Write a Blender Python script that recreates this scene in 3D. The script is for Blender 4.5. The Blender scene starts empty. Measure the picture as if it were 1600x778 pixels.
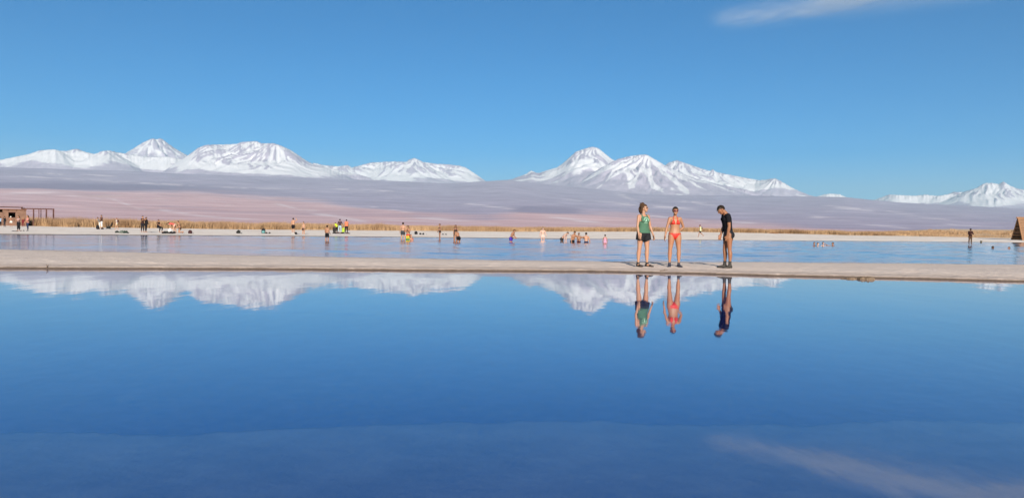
import bpy, bmesh, math, random
import numpy as np
from mathutils import Vector, Matrix, Euler

# ------------------------------------------------------------------ camera, world, sun, exposure
scene = bpy.context.scene
C = scene.collection
R = math.radians
EYE = 1.05
F = 1209.0                                   # focal length in pixels of a 1600 pixel wide frame
cam_d = bpy.data.cameras.new("camera")
cam_d.sensor_width = 36.0
cam_d.lens = F / 1600 * 36.0
cam_d.clip_start = 0.05
cam_d.clip_end = 300000
cam = bpy.data.objects.new("camera", cam_d)
C.objects.link(cam)
PITCH, ROLL = -1.49, -0.86
CAM_M = Matrix.Rotation(R(90 + PITCH), 3, 'X') @ Matrix.Rotation(R(-ROLL), 3, 'Z')
cam.matrix_world = Matrix.Translation((0, 0, EYE)) @ CAM_M.to_4x4()
scene.camera = cam

SUN_EL, SUN_AZ = 20.0, 173.5                 # azimuth clockwise from +Y
world = bpy.data.worlds.new("World")
scene.world = world
world.use_nodes = True
wn, wl = world.node_tree.nodes, world.node_tree.links
wn.clear()
sky = wn.new('ShaderNodeTexSky')
sky.sky_type = 'NISHITA'
sky.sun_disc = False
sky.sun_elevation = R(SUN_EL)
sky.sun_rotation = R(SUN_AZ)
sky.altitude = 0
sky.air_density = 0.65
sky.dust_density = 0.0
sky.ozone_density = 5.5
hs = wn.new('ShaderNodeHueSaturation')
hs.inputs['Hue'].default_value = 0.494
hs.inputs['Saturation'].default_value = 1.36
bg = wn.new('ShaderNodeBackground')
bg.inputs['Strength'].default_value = 0.058
wo = wn.new('ShaderNodeOutputWorld')
wl.new(sky.outputs[0], hs.inputs['Color'])
wl.new(hs.outputs[0], bg.inputs['Color'])
wl.new(bg.outputs[0], wo.inputs['Surface'])

sun_d = bpy.data.lights.new("sun", 'SUN')
sun_d.energy = 5.0
sun_d.angle = R(0.53)
sun_d.color = (1.0, 0.90, 0.78)
sun = bpy.data.objects.new("sun", sun_d)
C.objects.link(sun)
to_sun = Vector((math.sin(R(SUN_AZ)) * math.cos(R(SUN_EL)), math.cos(R(SUN_AZ)) * math.cos(R(SUN_EL)), math.sin(R(SUN_EL))))
sun.rotation_euler = (-to_sun).to_track_quat('-Z', 'Y').to_euler()
sun.location = (10, -30, 40)

scene.view_settings.view_transform = 'Standard'
scene.view_settings.look = 'None'
scene.view_settings.gamma = 1.0
scene.view_settings.exposure = 0.90
scene.render.engine = 'CYCLES'
cy = scene.cycles
cy.max_bounces = 6
cy.diffuse_bounces = 2
cy.glossy_bounces = 3
cy.transmission_bounces = 4
cy.transparent_max_bounces = 10
cy.volume_bounces = 0
cy.caustics_reflective = False
cy.caustics_refractive = False
cy.use_denoising = True
try:
    cy.denoiser = 'OPENIMAGEDENOISE'
except Exception:
    pass

rng = np.random.default_rng(7)
random.seed(7)


# ------------------------------------------------------------------ small helpers
def ray(px, py):
    """World direction through a pixel of the 1600 x 778 frame."""
    d = CAM_M @ Vector(((px - 800) / F, -(py - 389) / F, -1.0))
    return d.normalized()


def az_el(px, py):
    d = ray(px, py)
    h = math.hypot(d.x, d.y)
    return math.atan2(d.x, d.y), d.z / h


def at(px, py, Y):
    d = ray(px, py)
    t = Y / d.y
    return Vector((d.x * t, Y, EYE + d.z * t))


def on_water(px, py, z=0.0):
    d = ray(px, py)
    t = (z - EYE) / d.z
    return Vector((d.x * t, d.y * t, z))


def smooth(a, b, x):
    t = np.clip((x - a) / (b - a), 0, 1)
    return t * t * (3 - 2 * t)


def _hash(ix, iy, seed):
    n = (ix.astype(np.int64) * 374761393 + iy.astype(np.int64) * 668265263 + seed * 1274126177) & 0x7fffffff
    n = ((n ^ (n >> 13)) * 1274126177) & 0x7fffffff
    n = ((n ^ (n >> 16)) * 2246822519) & 0x7fffffff
    return (n & 0xffff) / 65535.0


def noise2(x, y, seed=0):
    x = np.asarray(x, float); y = np.asarray(y, float)
    x, y = np.broadcast_arrays(x, y)
    ix = np.floor(x); iy = np.floor(y)
    fx = x - ix; fy = y - iy
    ux = fx * fx * fx * (fx * (fx * 6 - 15) + 10); uy = fy * fy * fy * (fy * (fy * 6 - 15) + 10)

    def g(dx, dy):
        a = _hash(ix + dx, iy + dy, seed) * 2 * np.pi
        return np.cos(a) * (fx - dx) + np.sin(a) * (fy - dy)
    a = g(0, 0) * (1 - ux) + g(1, 0) * ux
    b = g(0, 1) * (1 - ux) + g(1, 1) * ux
    return (a * (1 - uy) + b * uy) * 1.5


def fbm(x, y, oct=4, seed=0, gain=0.5):
    s = 0; a = 1.0; f = 1.0
    for i in range(oct):
        s = s + a * noise2(x * f, y * f, seed + i * 17)
        a *= gain; f *= 2.03
    return s


def ridged(x, y, oct=4, seed=0, gain=0.5):
    s = 0; a = 1.0; f = 1.0; n = 0
    for i in range(oct):
        s = s + a * (1 - 2 * np.abs(noise2(x * f, y * f, seed + i * 31)))
        n += a; a *= gain; f *= 2.07
    return s / n


def props(o, label=None, cat=None, group=None, kind=None):
    if label: o['label'] = label
    if cat: o['category'] = cat
    if group: o['group'] = group
    if kind: o['kind'] = kind
    return o


def link(name, me, mat=None, parent=None, smooth_shade=False):
    if mat is not None:
        if isinstance(mat, (list, tuple)):
            for m in mat: me.materials.append(m)
        else:
            me.materials.append(mat)
    if smooth_shade:
        me.polygons.foreach_set('use_smooth', np.ones(len(me.polygons), bool))
    me.name = name
    o = bpy.data.objects.new(name, me)
    C.objects.link(o)
    if parent is not None:
        o.parent = parent
    return o


def empty(name, loc, rz=0.0):
    o = bpy.data.objects.new(name, None)
    o.empty_display_size = 0.2
    C.objects.link(o)
    o.location = loc
    o.rotation_euler = (0, 0, rz)
    return o


def mesh_np(name, V, Fq):
    """Mesh from an (n,3) vertex array and an (m,k) face array."""
    me = bpy.data.meshes.new(name)
    V = np.ascontiguousarray(V, np.float32); Fq = np.ascontiguousarray(Fq, np.int32)
    k = Fq.shape[1]
    me.vertices.add(len(V)); me.vertices.foreach_set('co', V.ravel())
    me.loops.add(Fq.size); me.loops.foreach_set('vertex_index', Fq.ravel())
    me.polygons.add(len(Fq)); me.polygons.foreach_set('loop_start', np.arange(0, Fq.size, k, dtype=np.int32))
    me.update(calc_edges=True)
    return me


def grid_faces(nr, nc, wrap=False):
    i = np.arange(nr - 1)[:, None]; j = np.arange(nc if wrap else nc - 1)[None, :]
    j2 = (j + 1) % nc
    return np.stack([i * nc + j, i * nc + j2, (i + 1) * nc + j2, (i + 1) * nc + j], -1).reshape(-1, 4)


class MB:
    """Collects boxes, bars, lofts and balls into one mesh."""
    def __init__(self):
        self.v = []; self.f = []

    def add(self, vs, fs):
        b = len(self.v)
        self.v += [tuple(p) for p in vs]
        self.f += [tuple(i + b for i in q) for q in fs]

    def box(self, lo, hi, M=None, bev=0.0):
        bm = bmesh.new()
        bmesh.ops.create_cube(bm, size=1.0)
        lo = Vector(lo); hi = Vector(hi)
        for v in bm.verts:
            v.co = Vector([(lo[i] + hi[i]) / 2 + v.co[i] * (hi[i] - lo[i]) for i in range(3)])
        if bev:
            bmesh.ops.bevel(bm, geom=bm.edges[:], offset=bev, segments=2, affect='EDGES', profile=0.5)
        bm.verts.index_update()
        self.add([(M @ v.co if M else v.co) for v in bm.verts], [[v.index for v in q.verts] for q in bm.faces])
        bm.free()
        return self

    def loft(self, rings):
        """rings: (centre, xaxis vector, yaxis vector) with the axes scaled to the half sizes."""
        n = 16
        vs = []
        for c, a, b in rings:
            for k in range(n):
                t = 2 * math.pi * k / n
                vs.append(c + a * math.cos(t) + b * math.sin(t))
        fs = []
        for i in range(len(rings) - 1):
            for k in range(n):
                fs.append((i * n + k, i * n + (k + 1) % n, (i + 1) * n + (k + 1) % n, (i + 1) * n + k))
        fs.append(tuple(reversed(range(n))))
        fs.append(tuple((len(rings) - 1) * n + k for k in range(n)))
        self.add(vs, fs)
        return self

    def tube(self, pts, rad, flat=1.0, side=None):
        """Tapered limb through pts with rounded ends; rad per point."""
        pts = [Vector(p) for p in pts]
        rings = []
        for i, p in enumerate(pts):
            d = (pts[min(i + 1, len(pts) - 1)] - pts[max(i - 1, 0)]).normalized()
            s = Vector(side) if side is not None else Vector((1, 0, 0))
            if abs(s.dot(d)) > 0.95:
                s = Vector((0, 1, 0))
            a = (s - d * s.dot(d)).normalized(); b = d.cross(a)
            r = rad[i]
            if i == 0:
                rings += [(p - d * r * 0.85, a * r * 0.45, b * r * 0.45 * flat), (p - d * r * 0.5, a * r * 0.85, b * r * 0.85 * flat)]
            rings.append((p, a * r, b * r * flat))
            if i == len(pts) - 1:
                rings += [(p + d * r * 0.5, a * r * 0.85, b * r * 0.85 * flat), (p + d * r * 0.85, a * r * 0.45, b * r * 0.45 * flat)]
        return self.loft(rings)

    def ball(self, c, rad, M=None):
        """Ellipsoid; rad = 3 half sizes, M = 3x3 orientation."""
        n, m = 14, 9
        c = Vector(c)
        if isinstance(rad, (int, float)): rad = (rad,) * 3
        M = M or Matrix.Identity(3)
        vs = [c + M @ Vector((0, 0, -rad[2]))]
        for i in range(1, m):
            p = -math.pi / 2 + math.pi * i / m
            for k in range(n):
                t = 2 * math.pi * k / n
                vs.append(c + M @ Vector((rad[0] * math.cos(p) * math.cos(t), rad[1] * math.cos(p) * math.sin(t), rad[2] * math.sin(p))))
        vs.append(c + M @ Vector((0, 0, rad[2])))
        fs = []
        for k in range(n):
            fs.append((0, 1 + (k + 1) % n, 1 + k))
            fs.append((len(vs) - 1, 1 + (m - 2) * n + k, 1 + (m - 2) * n + (k + 1) % n))
        for i in range(m - 2):
            for k in range(n):
                a = 1 + i * n
                fs.append((a + k, a + (k + 1) % n, a + n + (k + 1) % n, a + n + k))
        self.add(vs, fs)
        return self

    def mesh(self, name='mesh'):
        me = bpy.data.meshes.new(name)
        me.from_pydata(self.v, [], self.f)
        bm = bmesh.new(); bm.from_mesh(me)
        bmesh.ops.recalc_face_normals(bm, faces=bm.faces[:])
        bm.to_mesh(me); bm.free()
        me.update()
        return me

    def build(self, name, mat, parent=None, sm=False):
        return link(name, self.mesh(name), mat, parent, sm)


def remeshed(mb, vox, smooth_it=4):
    """Union of everything in mb as one continuous surface."""
    me = mb.mesh('tmp')
    o = bpy.data.objects.new('tmp', me)
    C.objects.link(o)
    m = o.modifiers.new('r', 'REMESH'); m.mode = 'VOXEL'; m.voxel_size = vox; m.adaptivity = 0
    if smooth_it:
        s = o.modifiers.new('s', 'SMOOTH'); s.factor = 0.5; s.iterations = smooth_it
    dg = bpy.context.evaluated_depsgraph_get()
    dg.update()
    out = bpy.data.meshes.new_from_object(o.evaluated_get(dg), depsgraph=dg)
    bpy.data.objects.remove(o)
    bpy.data.meshes.remove(me)
    out.materials.clear()
    return out


# ------------------------------------------------------------------ materials
class N:
    def __init__(self, name):
        self.m = bpy.data.materials.new(name)
        self.m.use_nodes = True
        self.t = self.m.node_tree
        self.t.nodes.clear()
        self.out = self.t.nodes.new('ShaderNodeOutputMaterial')

    def n(self, typ, **kw):
        nd = self.t.nodes.new(typ)
        for k, v in kw.items():
            if k.startswith('i_'):
                nd.inputs[k[2:].replace('_', ' ')].default_value = v
            else:
                setattr(nd, k, v)
        return nd

    def l(self, a, b):
        self.t.links.new(a, b)

    def val(self, sock, v):
        if hasattr(v, 'is_output') or isinstance(v, bpy.types.NodeSocket):
            self.l(v, sock)
        else:
            sock.default_value = v

    def math(self, op, a, b=0.0, clamp=False):
        nd = self.n('ShaderNodeMath', operation=op, use_clamp=clamp)
        self.val(nd.inputs[0], a); self.val(nd.inputs[1], b)
        return nd.outputs[0]

    def ramp01(self, x, a, b):
        nd = self.n('ShaderNodeMapRange', interpolation_type='SMOOTHSTEP')
        self.val(nd.inputs['Value'], x)
        nd.inputs['From Min'].default_value = a; nd.inputs['From Max'].default_value = b
        return nd.outputs['Result']

    def mix(self, fac, a, b, blend='MIX'):
        nd = self.n('ShaderNodeMix', data_type='RGBA', blend_type=blend)
        self.val(nd.inputs[0], fac)
        for s, v in ((nd.inputs[6], a), (nd.inputs[7], b)):
            if isinstance(v, tuple): s.default_value = (*v[:3], 1)
            else: self.l(v, s)
        return nd.outputs[2]

    def noise(self, vec, scale, detail=4, rough=0.55, dist=0.0):
        nd = self.n('ShaderNodeTexNoise')
        if vec is not None: self.l(vec, nd.inputs['Vector'])
        nd.inputs['Scale'].default_value = scale; nd.inputs['Detail'].default_value = detail
        nd.inputs['Roughness'].default_value = rough; nd.inputs['Distortion'].default_value = dist
        return nd.outputs['Fac']

    def pos(self, sx=1.0, sy=1.0, sz=1.0):
        g = self.n('ShaderNodeNewGeometry')
        mp = self.n('ShaderNodeMapping')
        self.l(g.outputs['Position'], mp.inputs['Vector'])
        mp.inputs['Scale'].default_value = (sx, sy, sz)
        return mp.outputs[0]

    def objco(self, s=1.0):
        g = self.n('ShaderNodeTexCoord')
        mp = self.n('ShaderNodeMapping')
        self.l(g.outputs['Object'], mp.inputs['Vector'])
        mp.inputs['Scale'].default_value = (s, s, s) if not isinstance(s, tuple) else s
        return mp.outputs[0]

    def principled(self, col, rough=0.8, spec=0.3, bump=None, bstr=0.3, bdist=0.02):
        p = self.n('ShaderNodeBsdfPrincipled')
        if isinstance(col, tuple): p.inputs['Base Color'].default_value = (*col[:3], 1)
        else: self.l(col, p.inputs['Base Color'])
        self.val(p.inputs['Roughness'], rough)
        p.inputs['Specular IOR Level'].default_value = spec
        if bump is not None:
            b = self.n('ShaderNodeBump', i_Strength=bstr, i_Distance=bdist)
            self.l(bump, b.inputs['Height'])
            self.l(b.outputs[0], p.inputs['Normal'])
        self.l(p.outputs[0], self.out.inputs['Surface'])
        return p


_mats = {}


def plain(name, col, rough=0.75, var=0.25, scale=30.0, spec=0.3, bump=0.0):
    """Cloth, wood, leather ...: one colour with grain and wear."""
    key = (name, col)
    if key in _mats: return _mats[key]
    b = N(name)
    co = b.objco()
    n1 = b.noise(co, scale, 4)
    n2 = b.noise(co, scale * 0.17, 2)
    f = b.math('ADD', b.math('MULTIPLY', n1, 0.6), b.math('MULTIPLY', n2, 0.6))
    c = b.mix(f, tuple(x * (1 - var) for x in col), tuple(min(1, x * (1 + var)) for x in col))
    b.principled(c, rough, spec, n1 if bump else None, bump, 0.01)
    _mats[key] = b.m
    return b.m


def skin_mat(col):
    key = ('skin', col)
    if key in _mats: return _mats[key]
    b = N('skin')
    co = b.objco()
    n1 = b.noise(co, 9, 3)
    red = (min(1, col[0] * 1.03), col[1] * 0.86, col[2] * 0.82)
    c = b.mix(b.ramp01(n1, 0.4, 0.75), col, red)
    p = b.principled(c, 0.5, 0.35, b.noise(co, 160, 2), 0.08, 0.004)
    _mats[key] = b.m
    return b.m


# ------------------------------------------------------------------ shape of the land
SHORE_X = np.array([-400, -150, -90, -60, -39, -25, 0, 34, 50, 76, 110, 160, 400])
SHORE_Y = np.array([10, 20, 38, 50, 59, 74, 85, 102, 113, 128, 140, 150, 150])
BN_X = np.array([-200, -60, -20, -11.4, -6.1, 0, 3.3, 6.3, 12.2, 20, 60, 200])
BN_Y = np.array([6, 13, 16.2, 17.0, 18.3, 19.0, 19.5, 18.8, 18.0, 17.4, 15, 9])
BF_X = np.array([-200, -60, -30, -19, -13.7, -8.7, 0, 9, 19, 35, 60, 200])
BF_Y = np.array([34, 31, 29.5, 28.7, 27.7, 26.4, 25.4, 27.2, 28.8, 30, 32, 38])


def smooth_interp(x, xs, ys, w):
    s = 0
    for d in (-1, -0.5, 0, 0.5, 1):
        s = s + np.interp(x + d * w, xs, ys)
    return s / 5


def shore_y(X):
    return smooth_interp(X, SHORE_X, SHORE_Y, 9.0) + 0.5 * noise2(X * 0.11, X * 0 + 3.3, 5) + 0.25 * noise2(X * 0.4, X * 0 + 1.3, 6)


# elevation (in photo pixels above the horizon) of the top of the long desert slope, by photo x
FAN_PX = np.array([-900, -300, 0, 200, 400, 600, 700, 790, 900, 1000, 1200, 1320, 1400, 1600, 2000, 2600])
FAN_EL = np.array([78, 84, 84, 81, 76, 72, 69, 76, 66, 58, 57, 57, 50, 43, 38, 36]) / F
FAN_AZ = np.arctan((FAN_PX - 800) / F)
FAN_EL = FAN_EL * np.cos(FAN_AZ)
FAN_R = 26000.0
GRASS_AZ = np.arctan((np.array([-400, 0, 45, 110, 400, 800, 1000, 1200, 1400, 1500, 1600, 2000]) - 800) / F)
GRASS_D = np.array([185, 170, 164, 148, 132, 142, 165, 190, 200, 200, 200, 200])


def ground_z(X, Y):
    X = np.asarray(X, float); Y = np.asarray(Y, float)
    r = np.hypot(X, Y) + 1e-6
    az = np.arctan2(X, Y)
    front = smooth(1.45, 1.1, np.abs(az))
    s = Y - shore_y(X)
    k = np.interp(X, [-75, -45, -18, 0, 35, 80], [0.45, 0.55, 0.9, 1.1, 1.9, 1.7])
    zb = np.interp(s, [-80, -40, -12, -3, 0, 2.5, 10, 40, 56, 120, 400, 5000],
                   [-1.6, -1.4, -0.75, -0.28, 0, 0.09, 0.13, 0.30, 0.50, 0.60, 0.9, 4.0])
    zb = np.where(zb > 0, zb * k, zb)
    # the dry rise at the right-hand end
    rise = smooth(0.40, 0.52, az) * smooth(150, 420, r) * 2.9
    zb = zb + rise * front
    fan = np.interp(az, FAN_AZ, FAN_EL)
    und = 1 + 0.05 * fbm(X / 5200.0, Y / 3500.0, 3, 11)
    zf = fan * np.minimum(r, FAN_R) * np.clip(r / FAN_R, 0, 1.0) ** 0.93 * (1 + (und - 1) * smooth(FAN_R, FAN_R * 0.7, r))
    zf = zf - np.clip(r - FAN_R - 3000, 0, 50000) * 0.01
    # low swells of the slope
    zf = zf + smooth(1500, 9000, r) * 38 * ridged(X / 3900.0, Y / 2300.0, 4, 21) * smooth(30000, 22000, r)
    w = smooth(250, 1500, r)
    z = np.where(s > 30, zb * (1 - w) + np.maximum(zf, zb * 0 + 1.0) * w, zb)
    # the lagoon in front: bed, and a shallow salt shelf near the camera
    edge = smooth_interp(X, np.array([-9, -3.3, -1.6, -0.9, 0, 1.5, 3.3, 9]), np.array([4.2, 4.46, 4.62, 4.92, 5.02, 5.02, 5.18, 5.5]), 0.35) + 0.05 * noise2(X * 1.3, X * 0 + 9.1, 40) + 0.035 * noise2(X * 3.9, X * 0 + 2.1, 41)
    shelf = smooth(edge + 0.16, edge - 0.05, Y)
    bed = -1.7 + shelf * 1.52 + 0.02 * fbm(X * 0.9, Y * 0.9, 3, 44)
    land = smooth(-7, -12, Y + 0.7 * noise2(X * 0.15, X * 0, 50))
    bed = bed * (1 - land) + 0.5 * land + 0.15 * land * fbm(X * 0.1, Y * 0.1, 3, 51)
    wn_ = smooth(14, 20, Y)
    zz = np.where(Y < 20, bed * (1 - wn_) + (-1.4) * wn_, np.minimum(z, np.where(Y < 40, -1.4 + smooth(30, 48, Y) * 3, 1e9)))
    # fine relief on dry land
    dry = smooth(1, 6, s) * (Y > 20)
    zz = zz + dry * (0.035 * fbm(X * 0.35, Y * 0.35, 4, 61) + 0.02 * fbm(X * 1.6, Y * 1.6, 2, 66)) * smooth(900, 300, r)
    # behind the viewer and far to the sides: flat salt plain running to the horizon
    side = smooth(1.15, 1.4, np.abs(az))
    flat = 0.5 + 0.1 * fbm(X * 0.01, Y * 0.01, 3, 71) + smooth(3000, 30000, r) * 250
    far = smooth(60, 160, r)
    return zz * (1 - side * far) + flat * side * far


def gz(X, Y):
    return float(ground_z(np.array([X]), np.array([Y]))[0])


def on_ground(px, py, lo=50.0, hi=420.0):
    """Where the ray through a pixel first meets dry ground."""
    d = ray(px, py)
    ts = np.linspace(lo / d.y, hi / d.y, 4000)
    X = d.x * ts; Y = d.y * ts; Z = EYE + d.z * ts
    below = Z <= ground_z(X, Y)
    i = int(np.argmax(below)) if below.any() else 2000
    return Vector((X[i], Y[i], gz(X[i], Y[i])))


# ------------------------------------------------------------------ ground
def make_ground():
    azf = np.linspace(-0.75, 0.75, 470)
    azb = np.linspace(0.75, 2 * np.pi - 0.75, 110)[1:-1]
    az = np.concatenate([azf, azb])
    r = [0.6]
    while r[-1] < 70000:
        x = r[-1]
        r.append(x * (1.03 if x < 3.2 else 1.011 if x < 7 else 1.018 if x < 20 else 1.03 if x < 50 else 1.012 if x < 230 else 1.022 if x < 2000 else 1.0135 if x < 28000 else 1.05))
    r = np.array(r)
    A, RR = np.meshgrid(az, r)
    X = RR * np.sin(A); Y = RR * np.cos(A)
    Z = ground_z(X, Y)
    V = np.stack([X, Y, Z], -1).reshape(-1, 3)
    nr, nc = X.shape
    Fq = grid_faces(nr, nc, wrap=True)
    V = np.vstack([V, [[0, 0, float(Z[0].mean())]]])
    me = mesh_np('ground', V, Fq[:, ::-1])
    # small cap at the very middle
    bm = bmesh.new(); bm.from_mesh(me); bm.verts.ensure_lookup_table()
    c = bm.verts[len(V) - 1]
    for j in range(nc):
        bm.faces.new((c, bm.verts[j], bm.verts[(j + 1) % nc]))
    bmesh.ops.recalc_face_normals(bm, faces=bm.faces[:])
    bm.normal_update()
    up = sum(f.normal.z for f in list(bm.faces)[:500])
    if up < 0: bmesh.ops.reverse_faces(bm, faces=bm.faces[:])
    bm.to_mesh(me); bm.free()
    # how far inland: 0 on white salt, 1 in the dry grass belt
    X, Y = V[:, 0], V[:, 1]
    azv = np.arctan2(X, Y); rv = np.hypot(X, Y)
    gd = np.interp(azv, GRASS_AZ, GRASS_D)
    inland = smooth(-12, 4, rv - gd + 3 * fbm(X * 0.08, Y * 0.3, 3, 81))
    inland = np.where(np.abs(azv) > 1.0, 0, inland)
    a = me.attributes.new('inland', 'FLOAT', 'POINT'); a.data.foreach_set('value', inland.astype(np.float32))
    # pale salt and sand wash versus scrubland, its lilac tint painting in haze
    fan = smooth(800, 2500, rv)
    t = np.clip(rv / FAN_R, 0, 1.3)
    elev = (V[:, 2] - EYE) / np.maximum(rv, 1) * F / np.maximum(np.cos(azv), 0.2)
    px = 800 + F * np.tan(np.clip(azv, -1.2, 1.2))
    wob = 5.0 * fbm(X / 3400, Y / 2600, 4, 91) + 2.0 * fbm(X / 900, Y / 700, 3, 92)
    eb = np.interp(px, [-400, 0, 300, 400, 500, 560, 650, 760, 840, 1000, 1100, 1200, 1300, 1600, 2400], [52, 50, 51, 46, 39, 30, 20, 17, 27, 24, 16, 13, 6, 0, -4])
    scr = smooth(-5, 5, elev + wob - eb)
    dark = smooth(-1.5, 1.5, elev + 0.5 * wob - eb - 0.5) * smooth(14, 9, elev + 0.5 * wob - eb) * smooth(520, 240, px) * smooth(-900, -100, px)
    hill = smooth(1.0, 0.55, np.hypot((px - 850) / 75, (elev + 0.4 * wob - 30) / 8))
    dark = np.maximum(dark, 0.8 * hill)
    dark = np.maximum(dark, 0.28 * smooth(0.25, 0.6, fbm(X / 2600, Y / 1900, 4, 95)))
    pale = np.zeros_like(px)
    for x0, y0, x1, y1, wd in ((0, 276, 170, 281, 1.3), (60, 271, 190, 276, 1.2), (160, 282, 300, 290, 1.1), (0, 303, 100, 301, 1.2), (110, 306, 165, 312, 1.1), (170, 310, 218, 326, 1.4), (250, 328, 300, 335, 2.0), (300, 336, 420, 345, 1.4),
                               (330, 292, 480, 297, 1.1), (430, 318, 470, 329, 1.4), (480, 331, 570, 346, 2.4), (520, 296, 620, 300, 1.0), (560, 318, 640, 333, 1.2), (640, 338, 780, 350, 2.0), (590, 343, 800, 353, 1.6), (720, 318, 800, 326, 1.1),
                               (880, 312, 985, 318, 1.2), (960, 318, 1085, 327, 1.6), (1060, 314, 1120, 322, 1.1), (960, 300, 985, 312, 3.0), (1130, 345, 1210, 352, 1.5), (1205, 333, 1335, 345, 1.5), (1290, 322, 1425, 335, 1.6), (1420, 338, 1500, 346, 1.3), (1480, 350, 1570, 356, 1.4), (1340, 350, 1420, 357, 1.2), (1000, 335, 1100, 346, 1.2), (850, 338, 960, 350, 1.4)):
        t_ = np.clip((px - x0) / (x1 - x0), 0, 1)
        yl = y0 + (y1 - y0) * t_
        el = 357.5 + 0.0150 * (px - 800) - yl
        gap = smooth(0.05, 0.4, fbm(X / 600, Y / 500, 3, int(x0) + 7) + 0.25)
        inn = smooth(x0 - 14, x0 + 14, px) * smooth(x1 + 14, x1 - 14, px)
        pale = np.maximum(pale, np.exp(-((elev + 0.25 * wob - el) / wd) ** 2) * inn * gap)
    far_ = smooth(1500, 2600, rv) * (np.abs(azv) < 1.0)
    for nm_, vv in (('dark', dark), ('pale', pale)):
        a = me.attributes.new(nm_, 'FLOAT', 'POINT'); a.data.foreach_set('value', (vv * far_).astype(np.float32))
    a = me.attributes.new('hazy_scrub', 'FLOAT', 'POINT'); a.data.foreach_set('value', (scr * fan).astype(np.float32))

    b = N('ground')
    g = b.n('ShaderNodeNewGeometry')
    sep = b.n('ShaderNodeSeparateXYZ'); b.l(g.outputs['Position'], sep.inputs[0])
    z = sep.outputs[2]
    inl = b.n('ShaderNodeAttribute', attribute_name='inland').outputs['Fac']
    hazy_scrub = b.n('ShaderNodeAttribute', attribute_name='hazy_scrub').outputs['Fac']
    ln = b.n('ShaderNodeVectorMath', operation='LENGTH'); b.l(g.outputs['Position'], ln.inputs[0])
    dist = ln.outputs['Value']
    n1 = b.noise(b.pos(0.25, 0.9, 1), 1.0, 5)
    n2 = b.noise(b.pos(3, 3, 3), 1.0, 4)
    salt = b.mix(b.ramp01(n1, 0.35, 0.7), (0.88, 0.79, 0.685), (0.70, 0.60, 0.50))
    salt = b.mix(b.math('MULTIPLY', b.ramp01(n2, 0.5, 0.8), 0.35), salt, (0.50, 0.45, 0.38))
    n3 = b.noise(b.pos(0.12, 0.4, 1), 1.0, 5)
    tan = b.mix(b.ramp01(n3, 0.3, 0.7), (0.52, 0.37, 0.22), (0.66, 0.51, 0.35))
    col = b.mix(inl, salt, tan)
    # desert slope: reddish sand, streaks of pale wash, scrubland with haze painted in
    s1 = b.noise(b.pos(1 / 900, 1 / 420, 0), 1.0, 6, 0.62)
    s2 = b.noise(b.pos(1 / 3200, 1 / 1300, 0), 1.0, 5, 0.6, 0.6)
    sand = b.mix(b.ramp01(s1, 0.35, 0.72), (0.56, 0.375, 0.38), (0.71, 0.525, 0.52))
    sand = b.mix(b.math('MULTIPLY', b.ramp01(s2, 0.60, 0.70), 0.75), sand, (0.52, 0.42, 0.36))
    s3 = b.noise(b.pos(1 / 420, 1 / 330, 0), 1.0, 6, 0.66, 0.8)
    sand = b.mix(b.math('MULTIPLY', b.ramp01(s3, 0.60, 0.68), 0.75), sand, (0.62, 0.54, 0.47))
    s4 = b.noise(b.pos(1 / 1500, 1 / 900, 0), 1.0, 6, 0.68, 0.5)
    sand = b.mix(b.math('MULTIPLY', b.ramp01(s4, 0.50, 0.66), 0.35), sand, (0.33, 0.235, 0.26))
    hazy_brush = b.mix(b.ramp01(s1, 0.3, 0.7), (0.33, 0.295, 0.375), (0.43, 0.39, 0.48))
    hazy_brush = b.mix(b.math('MULTIPLY', b.ramp01(s3, 0.60, 0.70), 0.55), hazy_brush, (0.55, 0.48, 0.50))
    hazy_brush = b.mix(b.math('MULTIPLY', b.ramp01(s4, 0.52, 0.68), 0.3), hazy_brush, (0.21, 0.18, 0.23))
    desert = b.mix(hazy_scrub, sand, hazy_brush)
    dk_ = b.n('ShaderNodeAttribute', attribute_name='dark').outputs['Fac']
    pl_ = b.n('ShaderNodeAttribute', attribute_name='pale').outputs['Fac']
    desert = b.mix(b.math('MULTIPLY', dk_, 0.85), desert, (0.245, 0.22, 0.30))
    desert = b.mix(b.math('MULTIPLY', pl_, 0.62), desert, (0.74, 0.67, 0.68))
    col = b.mix(b.ramp01(dist, 420, 1300), col, desert)
    # wet rim at the waterline, bed below it
    zz = b.math('ADD', z, b.math('MULTIPLY', b.math('SUBTRACT', n2, 0.5), 0.03))
    rim = b.math('MULTIPLY', b.ramp01(zz, 0.055, 0.03), b.math('LESS_THAN', dist, 300))
    col = b.mix(rim, col, (0.16, 0.125, 0.10))
    bed = b.mix(b.ramp01(b.noise(b.pos(2, 2, 2), 1.0, 5), 0.35, 0.7), (0.17, 0.155, 0.15), (0.26, 0.24, 0.23))
    col = b.mix(b.ramp01(z, -0.03, -0.10), col, bed)
    hb = b.noise(b.pos(6, 6, 6), 1.0, 5)
    b.principled(col, 0.9, 0.1, hb, 0.5, 0.03)
    o = link('ground', me, b.m, None, True)
    props(o, 'pale salt beach running into dry grass land and a long reddish desert slope', None, None, 'structure')
    return o


make_ground()


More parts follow.
